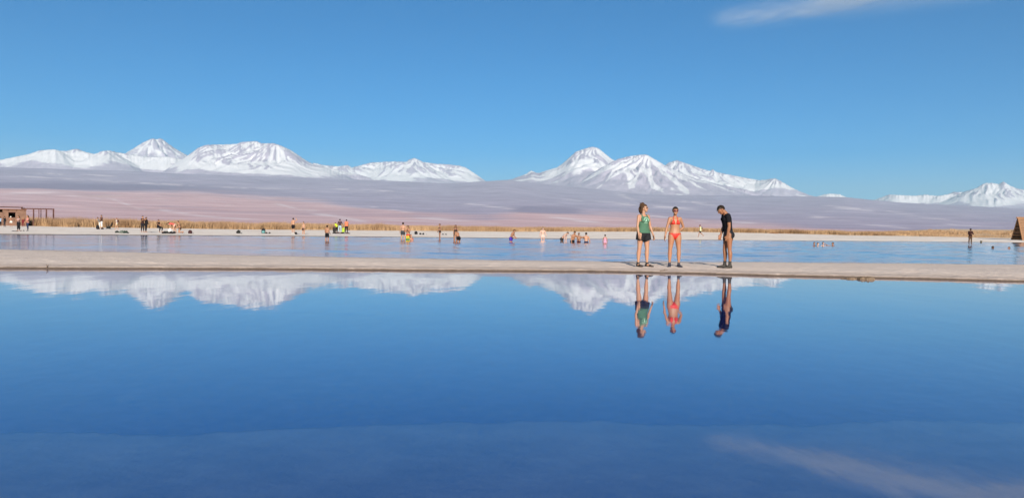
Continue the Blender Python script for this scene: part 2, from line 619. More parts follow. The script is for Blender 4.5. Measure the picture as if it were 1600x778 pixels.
# ------------------------------------------------------------------ the salt bar between the two lagoons
def bar_z(X, Y):
    yn = smooth_interp(X, BN_X, BN_Y, 1.2) + 0.15 * noise2(X * 0.45, X * 0 + 0.4, 101) + 0.08 * noise2(X * 1.7, X * 0 + 5.4, 102) + 0.035 * noise2(X * 6, X * 0 + 7.4, 103)
    yf = smooth_interp(X, BF_X, BF_Y, 1.5) + 0.22 * noise2(X * 0.4, X * 0 + 8.4, 104) + 0.12 * noise2(X * 1.3, X * 0 + 2.2, 105)
    u = Y - yn; w = yf - Y
    lip = np.interp(u, [-3, -0.6, 0, 0.07, 0.16, 0.9, 2.2], [-0.9, -0.22, -0.01, 0.036, 0.052, 0.094, 0.13])
    back = np.interp(w, [-5, -1, 0, 1, 3.5, 6], [-1.2, -0.16, 0, 0.045, 0.12, 0.17])
    z = np.minimum(lip, back)
    rel = 0.010 * ridged(X * 1.1, Y * 2.1, 4, 110) + 0.012 * fbm(X * 3.0, Y * 3.4, 3, 111)
    return z + rel * smooth(0.01, 0.06, z)


def make_bar():
    xs = np.concatenate([np.linspace(-160, -20, 120)[:-1], np.linspace(-20, 20, 430), np.linspace(20, 160, 120)[1:]])
    ts = np.concatenate([np.linspace(-2.5, -0.3, 8)[:-1], np.linspace(-0.3, 1.6, 50)[:-1], np.linspace(1.6, 9.5, 74)[:-1], np.linspace(9.5, 34, 40)])
    X, T = np.meshgrid(xs, ts)
    yn = np.interp(X, BN_X, BN_Y)
    Y = yn + T
    Z = np.maximum(bar_z(X, Y), -1.3)
    me = mesh_np('sandbar', np.stack([X, Y, Z], -1).reshape(-1, 3), grid_faces(*X.shape))
    b = N('salt_crust')
    g = b.n('ShaderNodeNewGeometry')
    sep = b.n('ShaderNodeSeparateXYZ'); b.l(g.outputs['Position'], sep.inputs[0])
    n1 = b.noise(b.pos(0.8, 1.6, 1), 1.0, 6, 0.6)
    n2 = b.noise(b.pos(7, 9, 7), 1.0, 5, 0.6)
    n3 = b.noise(b.pos(0.25, 0.8, 1), 1.0, 3)
    c = b.mix(b.ramp01(n1, 0.3, 0.72), (0.60, 0.50, 0.42), (0.68, 0.57, 0.485))
    c = b.mix(b.math('MULTIPLY', b.ramp01(n2, 0.56, 0.72), 0.5), c, (0.84, 0.74, 0.65))
    c = b.mix(b.math('MULTIPLY', b.ramp01(n3, 0.45, 0.7), 0.35), c, (0.54, 0.45, 0.375))
    zz = b.math('ADD', sep.outputs[2], b.math('MULTIPLY', b.math('SUBTRACT', n2, 0.5), 0.02))
    c = b.mix(b.math('MULTIPLY', b.ramp01(zz, 0.108, 0.050), 0.60), c, (0.30, 0.235, 0.20))
    c = b.mix(b.ramp01(zz, 0.044, 0.024), c, (0.115, 0.085, 0.065))
    b.principled(c, 0.88, 0.15, n2, 0.9, 0.03)
    o = link('sandbar', me, b.m, None, True)
    props(o, 'low grey beige bar of salt crust between the two lagoons', None, None, 'structure')


make_bar()


# ------------------------------------------------------------------ water
def water_mat(name, kind):
    b = N(name)
    if kind == 'calm':
        n = b.noise(b.pos(1.3, 0.55, 1), 1.0, 3)
        n2 = b.noise(b.pos(9, 3.5, 1), 1.0, 2)
        h = b.math('ADD', n, b.math('MULTIPLY', n2, 0.10))
        st, dist, rough = 1.0, 0.0030, 0.028
    else:
        n = b.noise(b.pos(5, 9, 1), 1.0, 3)
        h = n
        st, dist, rough = 1.0, 0.006, 0.05
    bp = b.n('ShaderNodeBump', i_Strength=st, i_Distance=dist)
    b.l(h, bp.inputs['Height'])
    lw = b.n('ShaderNodeLayerWeight', i_Blend=0.5)
    b.l(bp.outputs[0], lw.inputs['Normal'])
    fres = b.math('ADD', 0.028, b.math('MULTIPLY', b.math('POWER', lw.outputs['Facing'], 5.0), 0.972))
    gl = b.n('ShaderNodeBsdfGlossy', i_Roughness=rough)
    gl.inputs['Color'].default_value = (1, 1, 1, 1)
    b.l(bp.outputs[0], gl.inputs['Normal'])
    mirror = b.math('POWER', fres, 0.69)
    tr = b.n('ShaderNodeBsdfTransparent')
    tr.inputs['Color'].default_value = (1, 1, 1, 1)
    df = b.n('ShaderNodeBsdfDiffuse')
    df.inputs['Color'].default_value = (0.002, 0.042, 0.36, 1)
    body = b.n('ShaderNodeMixShader'); body.inputs[0].default_value = 0.35
    b.l(tr.outputs[0], body.inputs[1]); b.l(df.outputs[0], body.inputs[2])
    mx = b.n('ShaderNodeMixShader')
    b.l(mirror, mx.inputs[0]); b.l(body.outputs[0], mx.inputs[1]); b.l(gl.outputs[0], mx.inputs[2])
    b.l(mx.outputs[0], b.out.inputs['Surface'])
    ab = b.n('ShaderNodeVolumeAbsorption')
    ab.inputs['Color'].default_value = (0.25, 0.72, 0.96, 1)
    ab.inputs['Density'].default_value = 0.75
    b.l(ab.outputs[0], b.out.inputs['Volume'])
    return b.m


def water_slab(name, y0, y1, kind, label):
    mb = MB(); mb.box((-190, y0, -2.2), (190, y1, 0.0))
    o = mb.build(name, water_mat(name, kind))
    props(o, label, None, None, 'structure')


water_slab('near_lagoon_water', -11, 22.4, 'calm', 'still mirror like blue lagoon water in front of the salt bar')


def rippled_water():
    """Lagoon behind the bar: real ripples, calmer under the left-hand shore."""
    ys = [22.5]
    while ys[-1] < 178: ys.append(ys[-1] * 1.0044)
    ys = np.array(ys)
    us = np.concatenate([np.linspace(-0.92, 0.92, 340)])
    Y, U = np.meshgrid(ys, us, indexing='ij')
    X = U * Y
    X[:, 0] = -190; X[:, -1] = 190
    calm = np.interp(X / Y, [-0.9, -0.66, -0.35, -0.1, 0.15], [0.35, 0.40, 0.62, 0.9, 1.0]) * (0.75 + 0.5 * smooth(-0.25, 0.35, fbm(X / 16, Y / 7, 3, 700))) * np.interp(Y, [25, 45, 75], [0.72, 1.0, 1.35])
    ph = 1.6 * fbm(X / 5, Y / 5, 2, 705)
    fade = smooth(110, 30, Y)
    w = 0.020 * noise2(X * 0.55 + ph * 0.3, Y * 1.15 + ph, 710) + 0.010 * noise2(X * 1.1, Y * 2.3 + ph, 711) * fade
    Z = 1.15 * calm * w
    top = np.stack([X, Y, Z], -1).reshape(-1, 3)
    nr, nc = X.shape
    border = np.concatenate([np.arange(nc), np.arange(1, nr) * nc + nc - 1, (nr - 1) * nc + np.arange(nc - 2, -1, -1), np.arange(nr - 2, 0, -1) * nc])
    low = top[border].copy(); low[:, 2] = -2.2
    k = len(border); n = len(top)
    j = np.arange(k); j2 = (j + 1) % k
    sk = np.stack([border[j], border[j2], n + j2, n + j], -1)
    V = np.vstack([top, low])
    me = bpy.data.meshes.new('far_lagoon_water')
    faces = grid_faces(nr, nc).tolist() + sk.tolist() + [list(range(n, n + k))]
    me.from_pydata(V.tolist(), [], faces)
    bm = bmesh.new(); bm.from_mesh(me); bmesh.ops.recalc_face_normals(bm, faces=bm.faces[:]); bm.to_mesh(me); bm.free()
    sm = np.zeros(len(me.polygons), bool); sm[:(nr - 1) * (nc - 1)] = True
    me.polygons.foreach_set('use_smooth', sm)
    o = link('far_lagoon_water', me, water_mat('far_lagoon_water', 'rippled'))
    props(o, 'rippled light blue lagoon water behind the salt bar', None, None, 'structure')


rippled_water()


# ------------------------------------------------------------------ mountains
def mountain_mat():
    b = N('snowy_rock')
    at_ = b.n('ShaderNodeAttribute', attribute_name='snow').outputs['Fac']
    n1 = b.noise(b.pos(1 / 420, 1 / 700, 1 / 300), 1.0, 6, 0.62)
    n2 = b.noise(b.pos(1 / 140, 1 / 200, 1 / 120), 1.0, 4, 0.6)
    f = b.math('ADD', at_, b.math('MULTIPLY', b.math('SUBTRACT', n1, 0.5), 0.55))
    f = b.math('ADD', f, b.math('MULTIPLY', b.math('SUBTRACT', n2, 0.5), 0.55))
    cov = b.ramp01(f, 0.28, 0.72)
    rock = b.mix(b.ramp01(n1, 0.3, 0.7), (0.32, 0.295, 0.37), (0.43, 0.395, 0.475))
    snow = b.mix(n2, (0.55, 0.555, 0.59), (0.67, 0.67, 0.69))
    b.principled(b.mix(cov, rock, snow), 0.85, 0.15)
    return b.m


MOUNT = mountain_mat()


def mountain(label, pts, D, snow_px, seed, slope=0.55, Lc=4200.0, gully=150.0, wl=750.0, bias=0.0, streak=0.5, snow_w=120.0, span=9500.0, tongue=0.0, aspect_shade=-0.45):
    azk, ek = [], []
    for px, py in pts:
        a, e = az_el(px, py); azk.append(a); ek.append(e)
    azk = np.array(azk); ek = np.array(ek)
    az = np.arange(azk[0], azk[-1], 0.00105)
    e_t = np.interp(az, azk, ek)
    e_t = e_t + 0.00035 * noise2(az * 420, az * 0 + seed, seed) + 0.0002 * noise2(az * 1100, az * 0 + seed, seed + 1)
    r = np.concatenate([np.linspace(D - span, D - 3500, 32)[:-1], np.linspace(D - 3500, D + 1600, 60), np.linspace(D + 1600, D + 6000, 7)[1:]])
    A, RR = np.meshgrid(az, r)
    X = RR * np.sin(A); Y = RR * np.cos(A)
    base_t = np.interp(A, FAN_AZ, FAN_EL)
    ck = np.arange(azk[0], azk[-1], 0.0035)
    ce = np.interp(ck, azk, ek)
    Dk = D + 900 * noise2(ck * 38, ck * 0 + 0.7, seed + 5) + 350 * noise2(ck * 130, ck * 0 + 0.2, seed + 6)
    H = np.full(X.shape, -1e9)

    def drop(ds):
        return slope * Lc * (1 - np.exp(-ds / Lc)) + 0.05 * ds
    for a_, e_, d_ in zip(ck, ce, Dk):
        cx, cy_ = d_ * math.sin(a_), d_ * math.cos(a_)
        ds = np.hypot(X - cx, Y - cy_)
        H = np.maximum(H, e_ * d_ - drop(ds))
    # the summits that the gullies run down from
    tops = [k for k in range(1, len(ek) - 1) if ek[k] >= ek[k - 1] and ek[k] >= ek[k + 1]]
    best = np.full(X.shape, -1e9); th = np.zeros(X.shape); rd = np.zeros(X.shape)
    for k in tops:
        d_ = float(np.interp(azk[k], ck, Dk)) + 250
        cx, cy_ = d_ * math.sin(azk[k]), d_ * math.cos(azk[k])
        ds = np.hypot(X - cx, Y - cy_)
        hh = ek[k] * d_ - 0.8 * ds
        m = hh > best
        best = np.where(m, hh, best)
        th = np.where(m, np.arctan2(X - cx, cy_ - Y) + k * 1.7, th); rd = np.where(m, ds, rd)
    warp = fbm(X / 2600, Y / 2600, 3, seed + 9)
    crest = e_t[None, :] * RR
    rel = np.clip((crest - H) / 1200.0, 0, 1.2)
    g1 = ridged(th * 2300.0 / wl + warp * 0.9, rd / (wl * 4.5), 4, seed + 11, 0.55)
    g2 = ridged(X / 2300 + warp * 0.4, Y / 3000, 4, seed + 12)
    foot = smooth(0.0, 900.0, H - (base_t * RR * np.clip(RR / FAN_R, 0, 1.0) - 150))
    H = H + foot * (1.5 * gully * (0.2 + rel) * (g1 - 0.35) + 330 * (0.12 + rel) * (g2 - 0.35))
    tan_ = (H - EYE) / RR
    mx = tan_.max(0)
    fix = np.clip(e_t / np.maximum(mx, 1e-4), 0.55, 1.6)
    ker = np.hanning(25); ker /= ker.sum()
    fix_s = np.convolve(np.pad(fix, 12, mode='edge'), ker, mode='valid')
    wgt = smooth(0.80, 0.99, tan_ / np.maximum(mx, 1e-4)[None, :])
    H = (H - EYE) * (fix_s[None, :] + (fix - fix_s)[None, :] * wgt) + EYE
    H = H - smooth(D - span * 0.72, D - span, RR) * 1800          # the foot dips under the desert slope
    H = np.maximum(H, -300.0)
    V = np.stack([X, Y, H], -1).reshape(-1, 3)
    me = mesh_np('mountain', V, grid_faces(*X.shape))
    zs = np.interp(A, azk, np.interp(azk, [azk[0], azk[-1]], [snow_px[0] / F, snow_px[1] / F])) * np.cos(A) * RR
    zs = zs + 260 * fbm(X / 2300, Y / 1100, 4, seed + 20)
    if tongue:
        zs = zs + tongue * (0.45 - ridged(th * 2.6, rd / 9000, 2, seed + 21))
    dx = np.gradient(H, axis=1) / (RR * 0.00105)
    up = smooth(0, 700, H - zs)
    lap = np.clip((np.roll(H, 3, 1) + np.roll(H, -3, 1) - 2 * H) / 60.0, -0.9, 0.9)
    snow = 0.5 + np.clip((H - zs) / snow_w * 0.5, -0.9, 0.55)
    snow = snow + bias * (H > zs) + up * streak * (0.7 * lap - 1.1 * smooth(0.42, 0.8, g1) - 0.8 * smooth(0.45, 0.8, g2) + aspect_shade * np.clip(dx, -1, 1) + 0.10)  # snow cover, also thinned by slope direction to paint in bluish flank shade
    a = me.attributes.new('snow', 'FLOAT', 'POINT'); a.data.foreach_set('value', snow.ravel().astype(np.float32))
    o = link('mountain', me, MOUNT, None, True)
    props(o, label, None, None, 'structure')


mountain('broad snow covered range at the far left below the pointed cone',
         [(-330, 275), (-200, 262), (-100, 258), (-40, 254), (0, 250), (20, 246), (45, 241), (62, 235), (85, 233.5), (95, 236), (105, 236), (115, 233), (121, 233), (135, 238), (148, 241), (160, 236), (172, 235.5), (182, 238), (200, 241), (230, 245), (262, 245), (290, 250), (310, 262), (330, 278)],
         33000, (90, 88), 200, bias=0.0, aspect_shade=0.35, streak=0.75)
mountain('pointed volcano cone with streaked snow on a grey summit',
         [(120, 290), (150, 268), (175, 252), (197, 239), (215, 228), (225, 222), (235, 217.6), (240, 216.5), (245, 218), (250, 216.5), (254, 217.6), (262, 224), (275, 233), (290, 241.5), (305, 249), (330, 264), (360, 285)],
         39500, (104, 104), 230, slope=0.7, gully=210, wl=620, bias=-0.22, streak=1.25, snow_w=150, tongue=500, aspect_shade=0.5)
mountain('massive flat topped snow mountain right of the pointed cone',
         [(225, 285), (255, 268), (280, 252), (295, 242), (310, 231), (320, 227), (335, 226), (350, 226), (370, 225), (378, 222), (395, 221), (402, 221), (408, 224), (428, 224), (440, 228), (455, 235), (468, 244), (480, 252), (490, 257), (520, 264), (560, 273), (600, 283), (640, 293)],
         31500, (86, 72), 260, gully=220, wl=620, bias=-0.02, aspect_shade=0.6, streak=0.85)
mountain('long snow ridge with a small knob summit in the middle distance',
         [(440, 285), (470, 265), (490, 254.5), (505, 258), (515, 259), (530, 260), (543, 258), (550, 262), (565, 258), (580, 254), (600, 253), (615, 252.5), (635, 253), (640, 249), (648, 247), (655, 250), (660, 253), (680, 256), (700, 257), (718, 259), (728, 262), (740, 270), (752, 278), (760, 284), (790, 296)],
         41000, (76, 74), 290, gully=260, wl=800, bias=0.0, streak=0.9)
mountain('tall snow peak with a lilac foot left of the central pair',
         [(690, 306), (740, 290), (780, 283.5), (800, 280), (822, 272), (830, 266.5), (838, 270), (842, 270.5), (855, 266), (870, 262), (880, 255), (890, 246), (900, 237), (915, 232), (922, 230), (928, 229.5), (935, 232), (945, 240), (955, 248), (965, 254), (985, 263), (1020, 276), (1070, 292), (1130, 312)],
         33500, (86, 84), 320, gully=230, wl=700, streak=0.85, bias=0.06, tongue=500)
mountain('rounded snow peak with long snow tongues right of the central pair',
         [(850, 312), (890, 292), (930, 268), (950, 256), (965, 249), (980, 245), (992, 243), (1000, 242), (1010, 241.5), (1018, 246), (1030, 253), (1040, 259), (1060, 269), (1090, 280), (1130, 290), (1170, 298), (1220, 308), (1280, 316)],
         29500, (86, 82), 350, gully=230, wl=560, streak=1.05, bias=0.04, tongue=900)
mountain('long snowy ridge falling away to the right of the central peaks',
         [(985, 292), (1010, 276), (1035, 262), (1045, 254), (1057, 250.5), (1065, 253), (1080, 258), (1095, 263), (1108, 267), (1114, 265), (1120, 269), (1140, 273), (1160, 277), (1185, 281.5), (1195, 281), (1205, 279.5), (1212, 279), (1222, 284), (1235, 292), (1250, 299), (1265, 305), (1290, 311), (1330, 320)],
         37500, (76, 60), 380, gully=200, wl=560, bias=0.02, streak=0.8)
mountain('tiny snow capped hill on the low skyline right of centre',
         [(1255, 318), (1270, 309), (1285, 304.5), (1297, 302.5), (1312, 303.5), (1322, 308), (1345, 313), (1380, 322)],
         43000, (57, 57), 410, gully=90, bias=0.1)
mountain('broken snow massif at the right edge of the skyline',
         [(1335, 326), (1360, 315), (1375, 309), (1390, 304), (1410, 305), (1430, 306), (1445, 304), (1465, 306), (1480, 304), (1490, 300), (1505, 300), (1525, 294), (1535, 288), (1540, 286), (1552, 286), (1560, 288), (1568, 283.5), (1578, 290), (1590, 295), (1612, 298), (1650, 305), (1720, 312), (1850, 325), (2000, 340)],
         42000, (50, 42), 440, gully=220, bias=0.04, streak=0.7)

# ------------------------------------------------------------------ cirrus high above the haze
def make_cloud():
    """A long veil of ice crystals: denser along its middle, ragged and thin at its rims."""
    ZC = 9000.0

    def hit(px, py):
        d = ray(px, py); t = (ZC - EYE) / d.z
        return Vector((d.x * t, d.y * t, ZC))
    p0, p1 = hit(1100, 36), hit(1900, -86)
    ax = (p1 - p0).normalized(); side = Vector((-ax.y, ax.x, 0)); L = (p1 - p0).length
    W, Hh = 3000.0, 520.0
    m = MB(); m.box((-0.02 * L, -W, -Hh), (1.02 * L, W, Hh))
    b = N('cirrus')
    co = b.objco(1.0)
    sp = b.n('ShaderNodeSeparateXYZ'); b.l(co, sp.inputs[0])
    x, y, zc = sp.outputs
    wob = b.math('MULTIPLY', b.math('SUBTRACT', b.noise(b.objco((1 / 6000, 1 / 6000, 0)), 1.0, 3), 0.5), 1500)
    wid = b.n('ShaderNodeMapRange'); b.l(x, wid.inputs[0])
    wid.inputs[1].default_value = 0; wid.inputs[2].default_value = L * 0.75; wid.inputs[3].default_value = 700; wid.inputs[4].default_value = 2400
    q = b.math('DIVIDE', b.math('ADD', y, wob), wid.outputs[0])
    fy = b.math('POWER', 2.718, b.math('MULTIPLY', b.math('MULTIPLY', q, q), -1.6))
    r_ = b.math('DIVIDE', zc, 260)
    fz = b.math('POWER', 2.718, b.math('MULTIPLY', b.math('MULTIPLY', r_, r_), -1.0))
    fx = b.math('MULTIPLY', b.ramp01(x, 0, L * 0.12), b.ramp01(x, L, L * 0.75))
    n = b.noise(b.objco((1 / 3600, 1 / 1500, 1 / 900)), 1.0, 5, 0.62, 1.0)
    f = b.math('MULTIPLY', b.math('MULTIPLY', fx, fy), b.math('MULTIPLY', fz, b.ramp01(n, 0.30, 0.72)))
    pv = b.n('ShaderNodeVolumePrincipled')
    pv.inputs['Color'].default_value = (0.95, 0.97, 1.0, 1)
    b.l(b.math('MULTIPLY', f, 8.5e-4), pv.inputs['Density'])
    b.l(pv.outputs[0], b.out.inputs['Volume'])
    o = m.build('cloud', b.m)
    o.matrix_world = Matrix.Translation(p0) @ Matrix((ax, side, Vector((0, 0, 1)))).transposed().to_4x4()
    props(o, 'thin white wisp of cirrus high in the blue sky', None, None, 'stuff')


make_cloud()


# ------------------------------------------------------------------ dry grass belt
def make_grass():
    n = 300000
    az = rng.uniform(-0.74, 0.74, n)
    px = 800 + F * np.tan(az)
    gd = np.interp(az, GRASS_AZ, GRASS_D)
    depth = np.interp(px, [-400, 0, 800, 1350, 1430, 1600], [26, 26, 30, 34, 90, 110])
    r = gd + 1.2 * noise2(az * 60, az * 0, 301) + depth * rng.uniform(0, 1, n) ** 1.25
    X = r * np.sin(az); Y = r * np.cos(az)
    hm = np.interp(px, [-400, 0, 300, 560, 800, 1000, 1150, 1300, 1400, 1450, 1500, 2000], [1.95, 1.9, 1.55, 1.30, 1.05, 1.05, 1.25, 1.15, 0.95, 0.5, 0.28, 0.25])
    cl = fbm(X * 0.22, Y * 0.12, 3, 310)
    h = hm * np.clip(0.85 + 0.26 * cl, 0.4, 1.4) * rng.uniform(0.60, 1.08, n)
    keep = rng.uniform(0, 1, n) < np.clip(0.75 + 1.3 * cl, 0.12, 1)
    X, Y, h, r = X[keep], Y[keep], h[keep], r[keep]
    # a few dark wiry tufts in the open ground at the right
    k = 60
    ta = rng.uniform(0.42, 0.70, k); tr = rng.uniform(215, 330, k); th_ = rng.uniform(0.35, 0.95, k)
    tx, ty, thh = [], [], []
    for a_, r_, h_ in zip(ta, tr, th_):
        m = 40
        tx.append(r_ * math.sin(a_) + rng.normal(0, 0.55, m)); ty.append(r_ * math.cos(a_) + rng.normal(0, 0.5, m)); thh.append(h_ * rng.uniform(0.5, 1.1, m))
    X = np.concatenate([X] + tx); Y = np.concatenate([Y] + ty); h = np.concatenate([h] + thh)
    m = len(X)
    Z = ground_z(X, Y) - 0.03
    w = rng.uniform(0.045, 0.10, m) * np.clip(np.hypot(X, Y) / 140, 0.8, 1.6)
    ang = rng.uniform(0, np.pi, m)
    lean = rng.normal(0, 0.16, (m, 2)) * h[:, None]
    ca, sa = np.cos(ang) * w / 2, np.sin(ang) * w / 2
    base = np.stack([X, Y, Z], -1)
    p0 = base + np.stack([ca, sa, 0 * ca], -1); p1 = base - np.stack([ca, sa, 0 * ca], -1)
    p4 = base + np.stack([lean[:, 0], lean[:, 1], h], -1)
    V = np.stack([p0, p1, p4], 1).reshape(-1, 3)
    T = np.arange(3 * m).reshape(-1, 3)
    me = mesh_np('dry_grass', V, T)
    tone = np.clip(0.5 + 0.38 * fbm(X * 0.16, Y * 0.07, 3, 330) + rng.normal(0, 0.13, m), 0, 1)
    a = me.attributes.new('tone', 'FLOAT', 'POINT'); a.data.foreach_set('value', np.repeat(tone, 3).astype(np.float32))
    tipf = np.tile(np.array([0, 0, 1.0]), m)
    a = me.attributes.new('tip', 'FLOAT', 'POINT'); a.data.foreach_set('value', tipf.astype(np.float32))
    b = N('dry_grass')
    tn = b.n('ShaderNodeAttribute', attribute_name='tone').outputs['Fac']
    tp = b.n('ShaderNodeAttribute', attribute_name='tip').outputs['Fac']
    c = b.mix(tn, (0.20, 0.115, 0.060), (0.48, 0.325, 0.180))
    c = b.mix(b.math('MULTIPLY', tp, 0.4), c, (0.29, 0.19, 0.125))
    b.principled(c, 0.8, 0.15)
    o = link('dry_grass', me, b.m)
    props(o, 'belt of tall straw coloured dry grass behind the white beach', None, None, 'stuff')


make_grass()


# ------------------------------------------------------------------ people
def Rx(a): return Matrix.Rotation(R(a), 3, 'X')
def Ry(a): return Matrix.Rotation(R(a), 3, 'Y')
def Rz(a): return Matrix.Rotation(R(a), 3, 'Z')


def limb_dir(s, a, b):
    """a degrees forward of straight down, b degrees outward; s = +1 for the left limb."""
    a, b = R(a), R(b)
    return Vector((s * math.sin(b), -math.sin(a) * math.cos(b), -math.cos(a) * math.cos(b)))


STAND = dict(armL=(4, 9, 14, 4), armR=(4, 9, 14, 4), legL=(0, 4, 2), legR=(0, 4, 2))


def figure(H, sex, pose, vox, fat=1.0):
    p = dict(lean=0, bend=0, side=0, twist=0, hyaw=0, hpitch=0, hroll=0, footL=0, footR=0)
    p.update(STAND); p.update(pose)
    k = H / 1.72
    fem = sex == 'f'
    Rp = Rx(p['lean'])
    Rc = Rp @ Rx(p['bend']) @ Ry(p['side']) @ Rz(p['twist'])
    Rn = Rc @ Rx(p['hpitch'] * 0.45)
    Rh = Rc @ Rz(p['hyaw']) @ Rx(p['hpitch']) @ Ry(p['hroll'])
    P = Vector((0, 0, 0.90 * k))
    W = P + Rp @ Vector((0, 0, 0.18 * k))
    S = W + Rc @ Vector((0, 0.0, 0.30 * k))
    NB = S + Rc @ Vector((0, 0.012, 0.045)) * k
    HB = NB + Rn @ Vector((0, -0.012, 0.048)) * k
    HC = HB + Rh @ Vector((0, -0.018, 0.098)) * k
    mb = MB()
    bones = []

    def bone(name, a, b, r): bones.append((name, Vector(a), Vector(b), r * k))
    V3 = lambda x, y, z: Vector((x, y, z)) * k
    # trunk
    if fem:
        prof = [('p', -0.105, 0.085, 0.075, 0.005), ('p', -0.06, 0.150, 0.105, 0.008), ('p', 0.0, 0.170, 0.112, 0.010), ('p', 0.06, 0.158, 0.100, 0.004), ('p', 0.14, 0.128, 0.088, 0.0),
                ('c', 0.02, 0.120, 0.086, 0.0), ('c', 0.10, 0.132, 0.093, 0.0), ('c', 0.18, 0.142, 0.096, 0.0), ('c', 0.25, 0.140, 0.085, 0.005), ('c', 0.295, 0.105, 0.062, 0.010), ('c', 0.325, 0.060, 0.050, 0.012)]
    else:
        prof = [('p', -0.105, 0.085, 0.080, 0.0), ('p', -0.06, 0.145, 0.108, 0.006), ('p', 0.0, 0.160, 0.112, 0.008), ('p', 0.08, 0.150, 0.102, 0.0), ('p', 0.15, 0.143, 0.098, 0.0),
                ('c', 0.02, 0.146, 0.100, 0.0), ('c', 0.10, 0.160, 0.112, 0.0), ('c', 0.19, 0.172, 0.116, 0.002), ('c', 0.255, 0.165, 0.098, 0.008), ('c', 0.295, 0.120, 0.070, 0.012), ('c', 0.325, 0.066, 0.055, 0.014)]
    rings = []
    for seg, z, a, b_, oy in prof:
        M, O = (Rp, P) if seg == 'p' else (Rc, W)
        f_ = fat if abs(z) < 0.2 or seg == 'p' else (1 + fat) / 2
        rings.append((O + M @ V3(0, oy, z), M @ V3(a * f_, 0, 0), M @ V3(0, b_ * f_, 0)))
    mb.loft(rings)
    for s in (-1, 1):
        mb.ball(P + Rp @ V3(s * 0.078, 0.062, -0.055), [x * k for x in (0.080, 0.075, 0.085)], Rp)
        if fem:
            mb.ball(W + Rc @ V3(s * 0.068, -0.078, 0.165), [x * k for x in (0.056, 0.048, 0.056)], Rc)
        else:
            mb.ball(W + Rc @ V3(s * 0.075, -0.062, 0.205), [x * k for x in (0.075, 0.05, 0.055)], Rc)
        mb.ball(W + Rc @ V3(s * 0.095, 0.05, 0.20), [x * k for x in (0.065, 0.05, 0.09)], Rc)
    # neck and head
    nr = 0.047 if fem else 0.056
    mb.tube([S + Rc @ V3(0, 0.014, 0.0), NB, HB, HB + Rh @ V3(0, -0.01, 0.05)], [nr * 1.35 * k, nr * 1.05 * k, nr * k, nr * k])
    bone('pelvis', P + Rp @ V3(0, 0, -0.10), W, 0.15)
    bone('chest', W, S, 0.155)
    bone('neck', NB, HB + Rh @ V3(0, 0, 0.02), 0.055)
    bone('head', HB + Rh @ V3(0, -0.02, 0.05), HC + Rh @ V3(0, 0, 0.06), 0.095)
    mb.ball(HC + Rh @ V3(0, 0.010, 0.022), [x * k for x in (0.074, 0.093, 0.093)], Rh)
    mb.loft([(HC + Rh @ V3(0, y, z), Rh @ V3(a, 0, 0), Rh @ V3(0, b_, 0)) for z, a, b_, y in
             ((0.05, 0.066, 0.062, -0.030), (0.01, 0.067, 0.060, -0.035), (-0.03, 0.062, 0.055, -0.038), (-0.065, 0.050, 0.046, -0.046), (-0.092, 0.032, 0.028, -0.060), (-0.102, 0.016, 0.016, -0.064))])
    mb.tube([HC + Rh @ V3(0, -0.094, 0.022), HC + Rh @ V3(0, -0.112, -0.016)], [0.0085 * k, 0.013 * k])          # nose
    mb.ball(HC + Rh @ V3(0, -0.088, -0.050), [x * k for x in (0.022, 0.010, 0.009)], Rh)                     # lips
    mb.ball(HC + Rh @ V3(0, -0.084, 0.040), [x * k for x in (0.050, 0.014, 0.010)], Rh)                      # brow
    for s in (-1, 1):
        mb.ball(HC + Rh @ V3(s * 0.074, 0.008, -0.004), [x * k for x in (0.010, 0.019, 0.031)], Rh)            # ears
    J = dict(P=P, W=W, S=S, HC=HC, Rp=Rp, Rc=Rc, Rh=Rh, k=k)
    # arms
    sw = 0.150 if fem else 0.178
    for s, sd in ((1, 'L'), (-1, 'R')):
        A = p['arm' + sd]
        if len(A) == 4:
            ud = Rc @ limb_dir(s, A[0], A[1]); fd = Rc @ limb_dir(s, A[0] + A[2], A[3])
        else:
            ud, fd = (Rc @ Vector((s * v[0], v[1], v[2])).normalized() for v in A)
        sh = S + Rc @ V3(s * sw, 0.012, -0.022)
        el = sh + ud * 0.280 * k; wr = el + fd * 0.240 * k
        q = 0.88 if fem else 1.06
        mb.tube([S + Rc @ V3(s * 0.07, 0.012, -0.03), sh], [0.055 * k, 0.055 * q * k])
        mb.tube([sh, sh.lerp(el, 0.3), sh.lerp(el, 0.65), el], [x * q * k for x in (0.054, 0.050, 0.044, 0.038)])
        mb.tube([el, el.lerp(wr, 0.3), el.lerp(wr, 0.7), wr], [x * q * k for x in (0.038, 0.042, 0.033, 0.026)])
        # hand: palm, four fingers of different lengths, thumb from the side of the palm
        n = (Rc @ Vector((-s, 0.15, 0)))
        n = (n - fd * n.dot(fd))
        n = n.normalized() if n.length > 0.05 else Vector((0, 1, 0))
        wv = fd.cross(n)
        if wv.dot(Rc @ Vector((0, -1, -0.3))) < 0: wv = -wv
        pm = wr + fd * 0.048 * k
        MM = Matrix((wv, n, fd)).transposed()
        mb.ball(pm, [x * k for x in (0.041, 0.017, 0.058)], MM)
        mb.tube([wr - fd * 0.01 * k, wr + fd * 0.03 * k], [0.025 * k, 0.026 * k], flat=0.8)
        for f_, (off, ln, cu) in enumerate(((0.031, 0.070, 0.25), (0.0105, 0.080, 0.32), (-0.010, 0.074, 0.38), (-0.030, 0.058, 0.46))):
            b0 = wr + fd * 0.088 * k + wv * off * k
            d1 = (fd + n * cu + wv * off * 3).normalized(); d2 = (fd + n * (cu * 2.6 + 0.1) + wv * off * 2).normalized()
            m1 = b0 + d1 * ln * 0.55 * k
            mb.tube([b0 - fd * 0.02 * k, b0, m1, m1 + d2 * ln * 0.48 * k], [x * k for x in (0.0105, 0.0100, 0.0092, 0.0078)])
